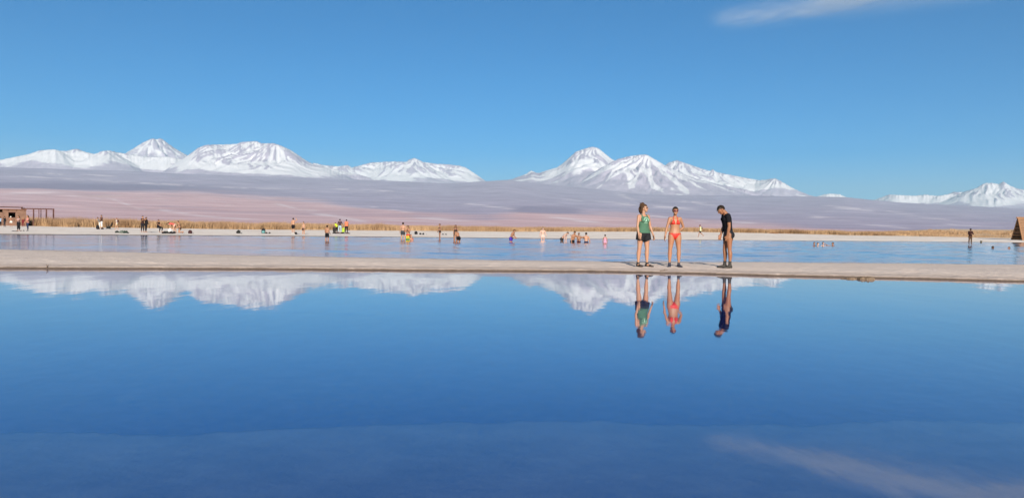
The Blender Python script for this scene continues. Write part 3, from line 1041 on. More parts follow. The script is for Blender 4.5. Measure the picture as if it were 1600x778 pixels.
        t0 = wr + fd * 0.028 * k + wv * 0.028 * k
        t1 = t0 + (fd * 0.75 + wv * 0.75 + n * 0.25).normalized() * 0.036 * k
        mb.tube([t0, t1, t1 + (fd * 0.95 + wv * 0.3 + n * 0.35).normalized() * 0.034 * k], [0.0135 * k, 0.0115 * k, 0.0090 * k])
        bone('uarm' + sd, sh, el, 0.050); bone('farm' + sd, el, wr, 0.050); bone('hand' + sd, wr, wr + fd * 0.17 * k, 0.085)
        J['wr' + sd] = wr; J['fd' + sd] = fd; J['el' + sd] = el
    # legs
    for s, sd in ((1, 'L'), (-1, 'R')):
        a, b_, kn = p['leg' + sd][:3]
        td = limb_dir(s, a, b_); sd_ = limb_dir(s, a - kn, p['leg' + sd][3] if len(p['leg' + sd]) > 3 else b_ * 0.5)
        hp = P + Rp @ V3(s * 0.088, 0.0, -0.03)
        kj = hp + td * 0.415 * k; an = kj + sd_ * 0.395 * k
        q = (1.03 if fem else 1.0) * (1 + (fat - 1) * 0.6)
        fwd = Vector((0, -1, 0))
        back = (fwd * -1 - sd_ * (fwd * -1).dot(sd_))
        back = back.normalized() if back.length > 0.1 else Vector((0, 0, 1))
        mb.tube([hp, hp.lerp(kj, 0.25), hp.lerp(kj, 0.6), kj], [x * q * k for x in (0.096, 0.090, 0.068, 0.051)])
        mb.tube([kj, kj.lerp(an, 0.28) + back * 0.014 * k, kj.lerp(an, 0.6) + back * 0.008 * k, kj.lerp(an, 0.88), an], [x * q * k for x in (0.050, 0.058, 0.043, 0.029, 0.031)])
        # foot: heel, instep, ball, toes
        yaw = R(p['foot' + sd] + s * 9)
        fd = Vector((math.sin(yaw), -math.cos(yaw), 0))
        tilt = p.get('toe' + sd, 0)
        if tilt: fd = (fd * math.cos(R(tilt)) + Vector((0, 0, -1)) * math.sin(R(tilt))).normalized()
        up = Vector((0, 0, 1)) if not tilt else (Vector((0, 0, 1)) - fd * fd.z).normalized()
        so = an - up * 0.062 * k
        ax = fd.cross(up)
        mb.loft([(so + fd * x * k + up * z * k, ax * w_ * k, up * h_ * k) for x, z, w_, h_ in
                 ((-0.055, 0.012, 0.014, 0.014), (-0.045, 0.012, 0.030, 0.028), (0.0, 0.022, 0.034, 0.040), (0.06, 0.012, 0.037, 0.032), (0.12, 0.0, 0.043, 0.021), (0.165, -0.006, 0.040, 0.014), (0.192, -0.008, 0.026, 0.009))])
        mb.tube([an + up * 0.02 * k, so + up * 0.02 * k], [0.034 * k, 0.036 * k])
        bone('thigh' + sd, hp, kj, 0.075); bone('shin' + sd, kj, an + sd_ * -0.02 * k, 0.045); bone('foot' + sd, an - up * 0.045 * k - fd * 0.03 * k, so + fd * 0.19 * k, 0.04)
        J['an' + sd] = an; J['kj' + sd] = kj
    zmin = min(v[2] for v in mb.v)
    me = remeshed(mb, vox, 3 if vox < 0.008 else 2)
    nv = len(me.vertices)
    co = np.empty(nv * 3, np.float32); me.vertices.foreach_get('co', co); co = co.reshape(-1, 3)
    sh_ = np.array([0, 0, -zmin])
    co = co + sh_
    me.vertices.foreach_set('co', co.astype(np.float32).ravel()); me.update()
    nm = np.empty(nv * 3, np.float32)
    me.vertex_normals.foreach_get('vector', nm); nm = nm.reshape(-1, 3)
    nl = len(me.loops)
    fv = np.empty(nl, np.int32); me.loops.foreach_get('vertex_index', fv)
    fv = fv.reshape(-1, 4)
    ctr = co[fv].mean(1)
    fn = nm[fv].mean(1)
    best = np.full(len(ctr), 1e9); bi = np.zeros(len(ctr), int); bt = np.zeros(len(ctr))
    names = []
    for i, (nme, a, b_, r_) in enumerate(bones):
        names.append(nme)
        a = np.array(a) + sh_; d = np.array(b_) + sh_ - a
        t = ((ctr - a) @ d) / (d @ d)
        ds = np.linalg.norm(ctr - (a + np.clip(t, 0, 1)[:, None] * d), axis=1) / r_
        m = ds < best
        best = np.where(m, ds, best); bi = np.where(m, i, bi); bt = np.where(m, t, bt)
    loc = lambda M, O: (ctr - np.array(O) - sh_) @ np.array(M) / k
    D = dict(me=me, co=co, nm=nm, fv=fv, bi=bi, t=bt, names=names, pl=loc(Rp, P), cl=loc(Rc, W), hl=loc(Rh, HC), nc=fn @ np.array(Rc), npv=fn @ np.array(Rp), J=J, sh=Vector(sh_), k=k)
    for key in list(J):
        if isinstance(J[key], Vector): J[key] = J[key] + Vector(sh_)
    J['top'] = float(co[:, 2].max())
    return D


def on(D, *pref):
    m = np.zeros(len(D['bi']), bool)
    for i, nme in enumerate(D['names']):
        if any(nme.startswith(p_) for p_ in pref): m |= D['bi'] == i
    return m


def shell(name, D, mask, off, mat, parent, relax=0, hang=None, inner=0.0015):
    """Garment: the part of the body's surface under mask, pushed outward and closed on the inside."""
    F4 = D['fv'][mask]
    if len(F4) == 0: return None
    ids, inv = np.unique(F4, return_inverse=True)
    F4 = inv.reshape(-1, 4)
    V = D['co'][ids]; Nn = D['nm'][ids]
    O = V + Nn * off * D['k'] if np.isscalar(off) else V + Nn * off[ids][:, None] * D['k']
    e = np.concatenate([F4[:, [0, 1]], F4[:, [1, 2]], F4[:, [2, 3]], F4[:, [3, 0]]])
    if relax:
        for _ in range(relax):
            s = np.zeros_like(O); c = np.zeros(len(O))
            np.add.at(s, e[:, 0], O[e[:, 1]]); np.add.at(s, e[:, 1], O[e[:, 0]])
            np.add.at(c, e[:, 0], 1); np.add.at(c, e[:, 1], 1)
            O = O * 0.5 + 0.5 * s / np.maximum(c, 1)[:, None]
    if hang is not None: O = hang(O)
    I = V + Nn * inner
    n = len(V)
    Fo = F4; Fi = F4[:, ::-1] + n
    key = np.sort(e, 1); kk = key[:, 0].astype(np.int64) * n + key[:, 1]
    u, idx, cnt = np.unique(kk, return_index=True, return_counts=True)
    be = e[idx[cnt == 1]]
    rim = np.stack([be[:, 1], be[:, 0], be[:, 0] + n, be[:, 1] + n], -1)
    me = mesh_np(name, np.vstack([O, I]), np.vstack([Fo, Fi, rim]))
    return link(name, me, mat, parent, True)


def garment(kind, D, col, parent, **kw):
    pl, cl, hl, t, k = D['pl'], D['cl'], D['hl'], D['t'], D['k']
    pelvis, chest, neck, head = on(D, 'pelvis'), on(D, 'chest'), on(D, 'neck'), on(D, 'head')
    th, sn, ft, ua, fa = on(D, 'thigh'), on(D, 'shin'), on(D, 'foot'), on(D, 'uarm'), on(D, 'farm')
    cloth = plain(kind + '_cloth', col, 0.9, 0.25, 26, 0.06)
    if kind == 'trunks':
        return shell('trunks', D, (pelvis & (pl[:, 2] < 0.095)) | (th & (t < kw.get('leg', 0.5))), kw.get('off', 0.013), cloth, parent, 4)
    if kind == 'briefs':
        return shell('briefs', D, (pelvis & (pl[:, 2] < 0.06)) | (th & (t < 0.06)), 0.007, cloth, parent, 1)
    if kind == 'trousers':
        return shell('trousers', D, (pelvis & (pl[:, 2] < 0.11)) | th | (sn & (t < 0.93)), kw.get('off', 0.013), cloth, parent, 4)
    low_neck = chest & ((cl[:, 2] < 0.298) | (np.abs(cl[:, 0]) > 0.070))
    if kind == 'shirt':
        return shell('shirt', D, low_neck | (pelvis & (pl[:, 2] > kw.get('hem', -0.03))) | (ua & (t < kw.get('sleeve', 0.5))), kw.get('off', 0.014), cloth, parent, 4)
    if kind == 'jacket':
        return shell('jacket', D, low_neck | (pelvis & (pl[:, 2] > -0.05)) | ua | (fa & (t < 0.92)), 0.020, cloth, parent, 4)
    if kind == 'swimsuit':
        return shell('swimsuit', D, (chest & ((cl[:, 2] < 0.20) | ((np.abs(np.abs(cl[:, 0]) - 0.075) < 0.022) & (cl[:, 2] < 0.33)))) | (pelvis & (pl[:, 2] > -0.11)) | (th & (t < 0.04)), 0.006, cloth, parent, 1)
    if kind == 'bikini_top':
        z = cl[:, 2]; front = D['nc'][:, 1] < 0.1
        m = chest & (((z > 0.115) & (z < 0.215) & front & (np.abs(cl[:, 0]) < 0.13)) | ((z > 0.12) & (z < 0.155)))
        return shell('bikini_top', D, m, 0.007, cloth, parent, 1)
    if kind == 'dress':
        return shell('dress', D, chest & (cl[:, 2] < 0.27) | pelvis | (th & (t < 0.55)), 0.022, cloth, parent, 10)
    if kind == 'hair':
        y, z = hl[:, 1], hl[:, 2]
        m = (head | neck) & (z > 0.058 - 1.0 * np.clip(y + 0.030, 0, 0.145)) & (z > -0.085)
        m &= ~((np.abs(hl[:, 0]) > 0.066) & (np.abs(y - 0.004) < 0.026) & (z < 0.03) & (z > -0.04))
        o = shell('hair', D, m, kw.get('off', 0.013), plain('hair', col, 0.8, 0.4, 60, 0.10), parent, 1)
        return o
    if kind == 'shoes':
        for sd in 'LR':
            shell('shoe', D, on(D, 'foot' + sd) | (on(D, 'shin' + sd) & (t > kw.get('top', 0.97))), kw.get('off', 0.008), plain('shoe_leather', col, 0.6, 0.25, 30, 0.3), parent, 1)
        return None


def head_mesh(mb, D):
    return lambda x, y, z: D['J']['HC'] + D['J']['Rh'] @ (Vector((x, y, z)) * D['k'])


def long_hair(D, col, parent, length=0.34, name='long_hair'):
    """Hair falling from the crown down the back of the neck."""
    q = head_mesh(None, D); k = D['k']
    Rc = D['J']['Rc']; S = D['J']['S']
    mb = MB()
    for s in (-0.045, 0.0, 0.045):
        a = q(s * 0.8, 0.085, 0.06); b_ = q(s, 0.10, -0.03)
        c = S + Rc @ (Vector((s * 1.4, 0.095, 0.02)) * k); d = S + Rc @ (Vector((s * 1.5, 0.115, 0.06 - length)) * k)
        mb.tube([a, b_, c, d], [0.035 * k, 0.04 * k, 0.042 * k, 0.022 * k])
    me = remeshed(mb, 0.010, 3)
    return link(name, me, plain('hair', col, 0.8, 0.4, 60, 0.10), parent, True)


def sunglasses(D, parent, lens=(0.015, 0.012, 0.012), wide=1.0):
    q = head_mesh(None, D); k = D['k']; Rh = D['J']['Rh']
    fr = MB()
    side = [(0.081, 0.010, 0.014), (0.077, -0.045, 0.020), (0.055, -0.083, 0.024), (0.014, -0.101, 0.024)]
    fr.tube([q(-x, y, z) for x, y, z in side] + [q(x, y, z) for x, y, z in side[::-1]], [0.0034 * k] * 8)
    o = fr.build('sunglasses', plain('black_plastic', (0.012, 0.010, 0.010), 0.35, 0.2, 30, 0.5), parent, True)
    for s in (-1, 1):
        l = MB(); l.ball(q(s * 0.034, -0.094, 0.012), [x * k for x in (0.028 * wide, 0.009, 0.021 * wide)], Rh @ Rz(s * 18))
        l.build('lens', plain('dark_lens', lens, 0.12, 0.1, 20, 0.6), o, True)
    return o


def lips(D, parent):
    q = head_mesh(None, D); k = D['k']
    m = MB(); m.tube([q(-0.022, -0.090, -0.049), q(0, -0.0985, -0.050), q(0.022, -0.090, -0.049)], [0.003 * k, 0.0065 * k, 0.003 * k])
    m.build('lips', plain('lip', (0.42, 0.16, 0.13), 0.5, 0.1, 30, 0.3), parent, True)


def eyes(D, parent):
    q = head_mesh(None, D); k = D['k']; Rh = D['J']['Rh']
    for s in (-1, 1):
        m = MB(); m.ball(q(s * 0.032, -0.0845, 0.012), [x * k for x in (0.012, 0.007, 0.005)], Rh)
        e = m.build('eye', plain('eye_white', (0.45, 0.40, 0.36), 0.3, 0.05, 10, 0.5), parent, True)
        m = MB(); m.ball(q(s * 0.032, -0.0905, 0.012), [x * k for x in (0.0065, 0.003, 0.0048)], Rh)
        m.build('iris', plain('iris', (0.06, 0.03, 0.015), 0.2, 0.05, 10, 0.5), e, True)


def brim_hat(D, parent, col, brim=0.15):
    q = head_mesh(None, D); k = D['k']; Rh = D['J']['Rh']
    mb = MB()
    X, Yv, Z = Rh @ Vector((1, 0, 0)), Rh @ Vector((0, 1, 0)), Rh @ Vector((0, 0, 1))
    ring = lambda z, a, b_: (q(0, 0.008, z), X * a * k, Yv * b_ * k)
    mb.loft([ring(0.050, brim, brim), ring(0.058, brim, brim), ring(0.064, 0.088, 0.105), ring(0.12, 0.080, 0.096), ring(0.140, 0.066, 0.080), ring(0.146, 0.03, 0.04)])
    return mb.build('hat', plain('hat_straw', col, 0.85, 0.2, 40, 0.15), parent, True)


def cap(D, parent, col):
    q = head_mesh(None, D); k = D['k']; Rh = D['J']['Rh']
    X, Yv, Z = Rh @ Vector((1, 0, 0)), Rh @ Vector((0, 1, 0)), Rh @ Vector((0, 0, 1))
    mb = MB()
    ring = lambda z, a, b_, y=0.008: (q(0, y, z), X * a * k, Yv * b_ * k)
    mb.loft([ring(0.045, 0.084, 0.106), ring(0.085, 0.082, 0.102), ring(0.115, 0.062, 0.08), ring(0.128, 0.03, 0.04)])
    mb.loft([(q(0, -0.09, 0.048), X * 0.07 * k, Z * 0.005 * k), (q(0, -0.13, 0.044), X * 0.062 * k, Z * 0.004 * k), (q(0, -0.165, 0.034), X * 0.03 * k, Z * 0.003 * k)])
    return mb.build('cap', plain('cap_cloth', col, 0.85, 0.2, 40, 0.15), parent, True)


def worn_pack(D, parent, col, name='backpack_on_back'):
    """A rucksack that a person wears."""
    J = D['J']; k = D['k']; Rc = J['Rc']; W = J['W']
    M = Matrix.Translation(W) @ Rc.to_4x4()
    mb = MB()
    mb.box(Vector((-0.14, 0.10, 0.0)) * k, Vector((0.14, 0.25, 0.33)) * k, M, 0.045 * k)
    mb.box(Vector((-0.10, 0.24, 0.02)) * k, Vector((0.10, 0.30, 0.17)) * k, M, 0.025 * k)
    mt = plain('pack_cloth', col, 0.8, 0.25, 25, 0.2)
    o = mb.build(name, mt, parent, True)
    for s in (-1, 1):
        st = MB()
        st.tube([M @ (Vector((s * 0.09, 0.13, 0.30)) * k), M @ (Vector((s * 0.10, 0.03, 0.335)) * k), M @ (Vector((s * 0.105, -0.115, 0.24)) * k), M @ (Vector((s * 0.135, -0.02, 0.06)) * k), M @ (Vector((s * 0.12, 0.12, 0.03)) * k)], [0.018 * k] * 5, 0.5)
        st.build('strap', mt, o, True)
    return o


FAIR, TAN, OLIVE, BROWN, DARK, PALE = (0.38, 0.215, 0.135), (0.33, 0.168, 0.094), (0.26, 0.13, 0.073), (0.25, 0.115, 0.058), (0.13, 0.065, 0.038), (0.50, 0.33, 0.25)
HDARK, HBROWN, HLIGHT = (0.018, 0.013, 0.010), (0.06, 0.034, 0.020), (0.22, 0.12, 0.06)


def thin(o, ratio=0.30):
    """Fewer faces on figures that stand far away."""
    if len(o.data.polygons) < 700: return
    m = o.modifiers.new('d', 'DECIMATE'); m.ratio = ratio
    dg = bpy.context.evaluated_depsgraph_get()
    me = bpy.data.meshes.new_from_object(o.evaluated_get(dg), depsgraph=dg)
    o.modifiers.clear()
    old = o.data
    o.data = me
    bpy.data.meshes.remove(old)


def person(label, loc, H, yaw, pose, sex, skin, clothes, hair=HDARK, vox=None, group=None, fat=1.0, hair_off=0.016):
    D = figure(H, sex, pose, vox or 0.0145, fat)
    o = link('person', D['me'], skin_mat(skin), None, True)
    o.location = loc
    o.rotation_euler = (0, 0, R(yaw))
    props(o, label, 'person', group)
    if hair: garment('hair', D, hair, o, off=hair_off)
    for c in clothes:
        if callable(c): c(D, o)
        else: garment(c[0], D, c[1], o, **(c[2] if len(c) > 2 else {}))
    if vox is None:
        thin(o)
        for ch in o.children: thin(ch)
    return o, D


# ---- the three people on the bar
def on_bar(px, py):
    d = ray(px, py)
    ts = np.linspace(15, 30, 3000) / d.y
    Z = EYE + d.z * ts
    bz = bar_z(d.x * ts, d.y * ts)
    i = int(np.argmax(Z <= bz))
    return Vector((d.x * ts[i], d.y * ts[i], float(bz[i]) - 0.004))


def tank_top(D, o):
    cl, pl, t = D['cl'], D['pl'], D['t']
    chest, pelvis, ua = on(D, 'chest'), on(D, 'pelvis'), on(D, 'uarm')
    z, x = cl[:, 2], np.abs(cl[:, 0])
    arm = (z > 0.14) & (x > 0.118 - 0.25 * np.clip(z - 0.20, 0, 0.1))
    neck_ = (x < 0.060) & (z > np.where(D['nc'][:, 1] < 0, 0.265, 0.30))
    strap = (x < 0.10) & (z < 0.34) & (z > 0.26)
    m = (chest & ~arm & ~neck_ & (z < 0.34)) | (pelvis & (pl[:, 2] > -0.005)) | (on(D, 'neck') & strap & (x > 0.062) & (z < 0.335))
    green = plain('green_jersey', (0.060, 0.135, 0.085), 0.85, 0.22, 26, 0.15)
    hem = D['J']['P'].z + 0.06

    def hang(O):
        c = O[:, :2].mean(0)
        f_ = 1 + 0.10 * np.clip((hem + 0.25 - O[:, 2]) / 0.25, 0, 1)[:, None]
        O = O.copy(); O[:, :2] = c + (O[:, :2] - c) * f_
        return O
    top = shell('tank_top', D, m, 0.013, green, o, 6, hang)
    # printed emblem on the chest: an arch of letters over a round figure
    me = top.data
    n = len(me.vertices) // 2
    co = np.empty(len(me.vertices) * 3, np.float32); me.vertices.foreach_get('co', co); co = co.reshape(-1, 3)
    nf = len(me.polygons)
    fvv = np.array([tuple(p.vertices) for p in me.polygons])
    outer = (fvv < n).all(1)
    Q = fvv[outer]
    c3 = (co[Q].mean(1) - np.array(D['J']['W'])) @ np.array(D['J']['Rc']) / D['k']
    rx = (c3[:, 0] - 0.0); rz = c3[:, 2] - 0.155
    rr = np.hypot(rx, rz); ang = np.arctan2(rz, rx)
    fr = c3[:, 1] < -0.02
    arch = (rr > 0.062) & (rr < 0.088) & (ang > -0.25) & (ang < np.pi + 0.25) & (np.sin(ang * 15) > -0.55)
    body_ = (np.abs(rx - 0.008 * np.sin(rz * 60)) < 0.016 + 0.012 * np.cos(rz * 70)) & (np.abs(rz) < 0.045)
    foot_ = (rr > 0.064) & (rr < 0.074) & (ang < -0.6) & (ang > -2.5)
    mm = fr & (arch | body_ | foot_)
    Q = Q[mm]
    ids, inv = np.unique(Q, return_inverse=True)
    nmv = np.empty(len(me.vertices) * 3, np.float32); me.vertex_normals.foreach_get('vector', nmv); nmv = nmv.reshape(-1, 3)
    pm = mesh_np('print', co[ids] + nmv[ids] * 0.0025, inv.reshape(-1, 4))
    link('print', pm, plain('pale_green_ink', (0.30, 0.50, 0.36), 0.8, 0.15, 40, 0.15), top)


def loose_shorts(D, o):
    pl, t = D['pl'], D['t']
    m = (on(D, 'pelvis') & (pl[:, 2] < 0.075)) | (on(D, 'thigh') & (t < 0.40))
    hz_ = D['J']['P'].z

    def hang(O):
        c = O[:, :2].mean(0)
        f_ = 1 + 0.13 * np.clip((hz_ - O[:, 2]) / 0.2, 0, 1)[:, None]
        O = O.copy(); O[:, :2] = c + (O[:, :2] - c) * f_
        return O
    shell('shorts', D, m, 0.016, plain('black_cotton', (0.012, 0.012, 0.014), 0.8, 0.2, 26, 0.2), o, 6, hang)


def messy_updo(D, o):
    q = head_mesh(None, D); k = D['k']
    mb = MB()
    mb.ball(q(0, 0.035, 0.050), [x * k for x in (0.090, 0.094, 0.088)], D['J']['Rh'])
    for s in (-1, 1):
        mb.tube([q(s * 0.070, 0.0, 0.06), q(s * 0.086, 0.035, 0.0), q(s * 0.070, 0.075, -0.07), q(s * 0.045, 0.085, -0.13)], [0.022 * k, 0.030 * k, 0.030 * k, 0.014 * k])
    mb.ball(q(0.0, 0.045, 0.125), [x * k for x in (0.055, 0.055, 0.045)], D['J']['Rh'])
    mb.tube([q(0, 0.09, 0.06), q(0.01, 0.125, 0.0), q(0.0, 0.12, -0.08), q(-0.01, 0.10, -0.14)], [0.04 * k, 0.045 * k, 0.036 * k, 0.016 * k])
    for i in range(9):
        a = random.uniform(-1, 1); b_ = random.uniform(0.3, 1)
        mb.tube([q(0.05 * a, 0.05 + 0.03 * b_, 0.08 + 0.04 * b_), q(0.085 * a, 0.09 + 0.03 * b_, 0.10 + 0.07 * random.uniform(-0.6, 1))], [0.012 * k, 0.006 * k])
    link('hair_updo', remeshed(mb, 0.007, 2), plain('hair', HBROWN, 0.8, 0.4, 60, 0.10), o, True)


def sandals(D, o):
    k = D['k']
    mt = plain('black_rubber', (0.018, 0.016, 0.015), 0.6, 0.2, 30, 0.3)
    for sd in 'LR':
        m = on(D, 'foot' + sd)
        t = D['t']
        low = D['co'][D['fv']].mean(1)[:, 2] < 0.026 * k
        s = shell('sandal', D, (m & (low | (np.abs(t - 0.62) < 0.10) | (t < 0.20))) | (on(D, 'shin' + sd) & (t > 0.955)), 0.010, mt, o, 1)


w1_pose = dict(bend=-2, hyaw=38, hpitch=-2, armR=(3, 11, 16, 2), armL=(2, 13, 10, 14), legL=(3, 3, 4), legR=(-1, 5, 2), footL=18, footR=10)
l1 = on_bar(1004.6, 416.3)
person('woman in a green tank top and black shorts standing on the sandbar, hair pinned up', l1, 1.655, 24, w1_pose, 'f', FAIR,
       [loose_shorts, tank_top, messy_updo, sandals, lambda D, o: sunglasses(D, o), lambda D, o: lips(D, o)], HBROWN, 0.0064, 'people standing on the sandbar', 1.04)


def red_bikini(D, o):
    cl, pl, nc, npv = D['cl'], D['pl'], D['nc'], D['npv']
    x, z = cl[:, 0], cl[:, 2]
    ax = np.abs(x)
    front = (nc[:, 1] < 0.25) & (cl[:, 1] < 0)
    chest, neck = on(D, 'chest'), on(D, 'neck')
    red = plain('red_lycra', (0.50, 0.026, 0.014), 0.5, 0.12, 26, 0.3)
    tri = (z > 0.118) & (z < 0.262) & (np.abs(ax - (0.075 - 0.16 * np.clip(z - 0.12, 0, 1))) < 0.060 * (1 - (z - 0.118) / 0.150))
    strap = (z >= 0.24) & (z < 0.345) & (np.abs(ax - (0.052 + 0.02 * (z - 0.25))) < 0.0085)
    band = np.abs(z - 0.121) < 0.0085
    m = ((chest | neck) & front & (tri | strap)) | (chest & band) | (neck & (np.abs(z - 0.352) < 0.008) & (cl[:, 1] > 0))
    shell('bikini_top', D, m, 0.0065, red, o, 1)
    px_, pz_ = np.abs(pl[:, 0]), pl[:, 2]
    low = on(D, 'pelvis', 'thigh')
    fr = pl[:, 1] < 0
    v = (pz_ > -0.135) & (pz_ < 0.035) & (px_ < 0.030 + np.clip(pz_ + 0.105, 0, 1) * np.where(fr, 0.80, 1.05))
    tie = (np.abs(pz_ - 0.030) < 0.011)
    shell('bikini_bottom', D, low & (v | tie), 0.0065, red, o, 1)


w2_pose = dict(hyaw=0, hpitch=2, armR=(4, 17, 8, 13), armL=((0.42, 0.30, -0.86), (-0.55, 0.10, -0.55)), legL=(0, 5, 1, 1), legR=(0, 5, 1, 1), footL=6, footR=-4)
l2 = on_bar(1053.3, 416.8)
person('woman in a red bikini with dark wraparound sunglasses facing the viewer', l2, 1.60, 0, w2_pose, 'f', TAN,
       [red_bikini, ('shoes', (0.035, 0.036, 0.05), dict(top=0.94, off=0.007)), lambda D, o: sunglasses(D, o, (0.10, 0.015, 0.02), 1.25), lambda D, o: lips(D, o)], HDARK, 0.0064, 'people standing on the sandbar', 1.07)


def goggles_band(D, o):
    q = head_mesh(None, D); k = D['k']; Rh = D['J']['Rh']
    mb = MB()
    pts = [q(0.088 * math.sin(a), 0.008 - 0.108 * math.cos(a), 0.066) for a in np.linspace(-1.5, 1.5, 11)]
    mb.tube(pts, [0.0095 * k] * 11, 0.5)
    mb.build('headband', plain('grey_elastic', (0.20, 0.155, 0.125), 0.7, 0.2, 30, 0.2), o, True)


m3_pose = dict(lean=5, bend=8, hpitch=33, hyaw=0, armL=(7, 4, 14, -6), armR=(12, 4, 22, -10), legL=(-2, 2, 0), legR=(7, 3, 9), footL=0, footR=2)
l3 = on_bar(1136.5, 418.4)


def snug_trunks(D, o):
    pl, t = D['pl'], D['t']
    shell('trunks', D, (on(D, 'pelvis') & (pl[:, 2] < 0.08)) | (on(D, 'thigh') & (t < 0.05)), 0.009, plain('black_lycra', (0.010, 0.010, 0.012), 0.55, 0.2, 26, 0.3), o, 2)


person('man in a black t-shirt and dark boots looking down, seen from the side', l3, 1.70, -88, m3_pose, 'm', BROWN,
       [snug_trunks, ('shirt', (0.010, 0.010, 0.013), dict(hem=0.06, sleeve=0.62, off=0.013)), ('shoes', (0.030, 0.026, 0.022), dict(top=0.80, off=0.011)), goggles_band, lambda D, o: eyes(D, o), lambda D, o: lips(D, o)],
       HDARK, 0.0064, 'people standing on the sandbar')


# ---- everyone on the far shore and in the far lagoon
def rot_sink(px, ytop, ybot, H, posed_h):
    """Wading: distance from the waterline pixel; how deep the figure stands."""
    w = on_water(px, ybot)
    vis = (ybot - ytop) / F * w.y
    return Vector((w.x, w.y, -(posed_h - vis)))


SHOREG = 'people on the white far beach'
WATERG = 'bathers in the far lagoon'
LOG = []


def land(label, px, ytop, ybot, yaw, pose, sex, skin, clothes, hair=HDARK, H=None, fat=1.0, Y=None):
    g = on_ground(px, ybot)
    if Y:
        g = at(px, ybot, Y); g.z = gz(g.x, g.y)
    dist = g.y
    h = H or min(1.86, max(1.45, (ybot - ytop) * dist / F))
    LOG.append((label[:30], round(dist), round((ybot - ytop) * dist / F, 2), round(h, 2)))
    o, D = person(label, (g.x, g.y, g.z - 0.01), h, yaw, pose, sex, skin, clothes, hair, None, SHOREG, fat)
    return o, D


def wade(label, px, ytop, ybot, yaw, pose, sex, skin, clothes, hair=HDARK, H=1.72, fat=1.0):
    o, D = person(label, (0, 0, 0), H, yaw, pose, sex, skin, clothes, hair, None, WATERG, fat)
    o.location = rot_sink(px, ytop, ybot, H, D['J']['top'])
    LOG.append((label[:30], round(o.location.y), 'sink', round(-o.location.z, 2)))
    return o, D


SIT = dict(lean=-12, bend=18, legL=(78, 10, 95), legR=(74, 8, 88), armL=(45, 8, 30, -5), armR=(45, 8, 30, -5))
KNEEL = dict(lean=8, bend=8, legL=(15, 8, 118), legR=(15, 8, 118), armL=(30, 6, 40, -5), armR=(30, 6, 40, -5), toeL=50, toeR=50)
BLACK, NAVY, GREY, WHITE, MAROON = (0.012, 0.012, 0.014), (0.020, 0.028, 0.060), (0.16, 0.155, 0.15), (0.55, 0.52, 0.48), (0.12, 0.020, 0.022)
pack = lambda col: (lambda D, o: worn_pack(D, o, col))
lh = lambda col, L=0.34: (lambda D, o: long_hair(D, col, o, L))

land('person in a pale blue top cut off by the left edge beside the hut', 0.5, 337.5, 353, 170, dict(), 'm', TAN, [('shirt', (0.18, 0.30, 0.46)), ('trousers', BLACK)], Y=114)
land('person in all black clothes standing left of the man with the white hat', 7.2, 337, 353.6, 160, dict(armL=(20, 10, 60, 0)), 'm', TAN, [('jacket', BLACK), ('trousers', (0.03, 0.03, 0.035), dict(leg=0.4)), ('shoes', BLACK)], Y=116)
land('bare chested man with a white hat and white shorts near the hut window', 17.3, 336.2, 353, 20, dict(lean=8, bend=8, armL=(30, 20, 70, -10), armR=(28, 20, 60, -10)), 'm', OLIVE, [('trunks', WHITE, dict(leg=0.55)), lambda D, o: brim_hat(D, o, (0.80, 0.76, 0.66), 0.13)], Y=112)
land('long haired woman in a black skirt holding a pale bundle in front of the hut', 29.0, 337, 360.6, -15, dict(armL=(35, 12, 60, -12), armR=(35, 12, 60, -12), hyaw=10), 'f', TAN,
     [('trousers', BLACK, dict(off=0.03)), ('shirt', (0.30, 0.20, 0.19), dict(sleeve=0.35)), lh(HBROWN)], HBROWN)
land('person in dark maroon clothes half hidden between the two women by the hut', 36.2, 340.2, 354, 200, dict(lean=10), 'f', OLIVE, [('jacket', MAROON), ('trousers', MAROON), lh(HLIGHT, 0.2)], HLIGHT, Y=112)
land('long haired woman in a dusty pink top and navy leggings right of the hut group', 43.2, 336, 361, -35, dict(armL=(15, 10, 50, 0), armR=(10, 10, 30, 2), legL=(4, 5, 3), legR=(-4, 5, 3)), 'f', TAN,
     [('trousers', NAVY, dict(off=0.008)), ('shirt', (0.40, 0.18, 0.15), dict(sleeve=0.9)), ('shoes', BLACK), lh(HBROWN)], HBROWN)
land('standing person in a brown jacket behind the pair of friends near the grass', 158.6, 335.3, 356.2, -40, dict(armL=(20, 8, 40, 0)), 'm', OLIVE, [('jacket', (0.085, 0.040, 0.028)), ('trousers', WHITE)])
land('person in a grey top and white trousers leaning over a black bag', 155.4, 338.8, 357.4, -60, dict(lean=12, bend=10, armL=(40, 6, 50, -6), armR=(40, 6, 50, -6)), 'f', OLIVE, [('shirt', GREY, dict(sleeve=0.9)), ('trousers', WHITE)])
land('red haired walker with a maroon backpack, white shirt and sand shorts facing left', 182.3, 340.4, 358.6, -80, dict(legL=(14, 3, 6), legR=(-8, 3, 10)), 'f', FAIR, [('shirt', WHITE), ('trunks', (0.58, 0.46, 0.28), dict(leg=0.6)), pack((0.060, 0.016, 0.018))], (0.16, 0.055, 0.02))
land('person in dark clothes holding up a camera beside a friend in black', 222.8, 337, 362.7, 60, dict(armL=(62, 8, 70, -20), armR=(60, 8, 60, -20)), 'f', TAN, [('trousers', (0.02, 0.02, 0.024)), ('shirt', (0.035, 0.018, 0.016))], HDARK)
land('person dressed wholly in black turned away beside the one with a camera', 228.2, 339, 362.9, 150, dict(armL=(30, 12, 80, -10), armR=(6, 10, 20, 4), legL=(5, 4, 3), legR=(-5, 4, 2)), 'm', TAN, [('trousers', BLACK), ('jacket', BLACK)], HBROWN)
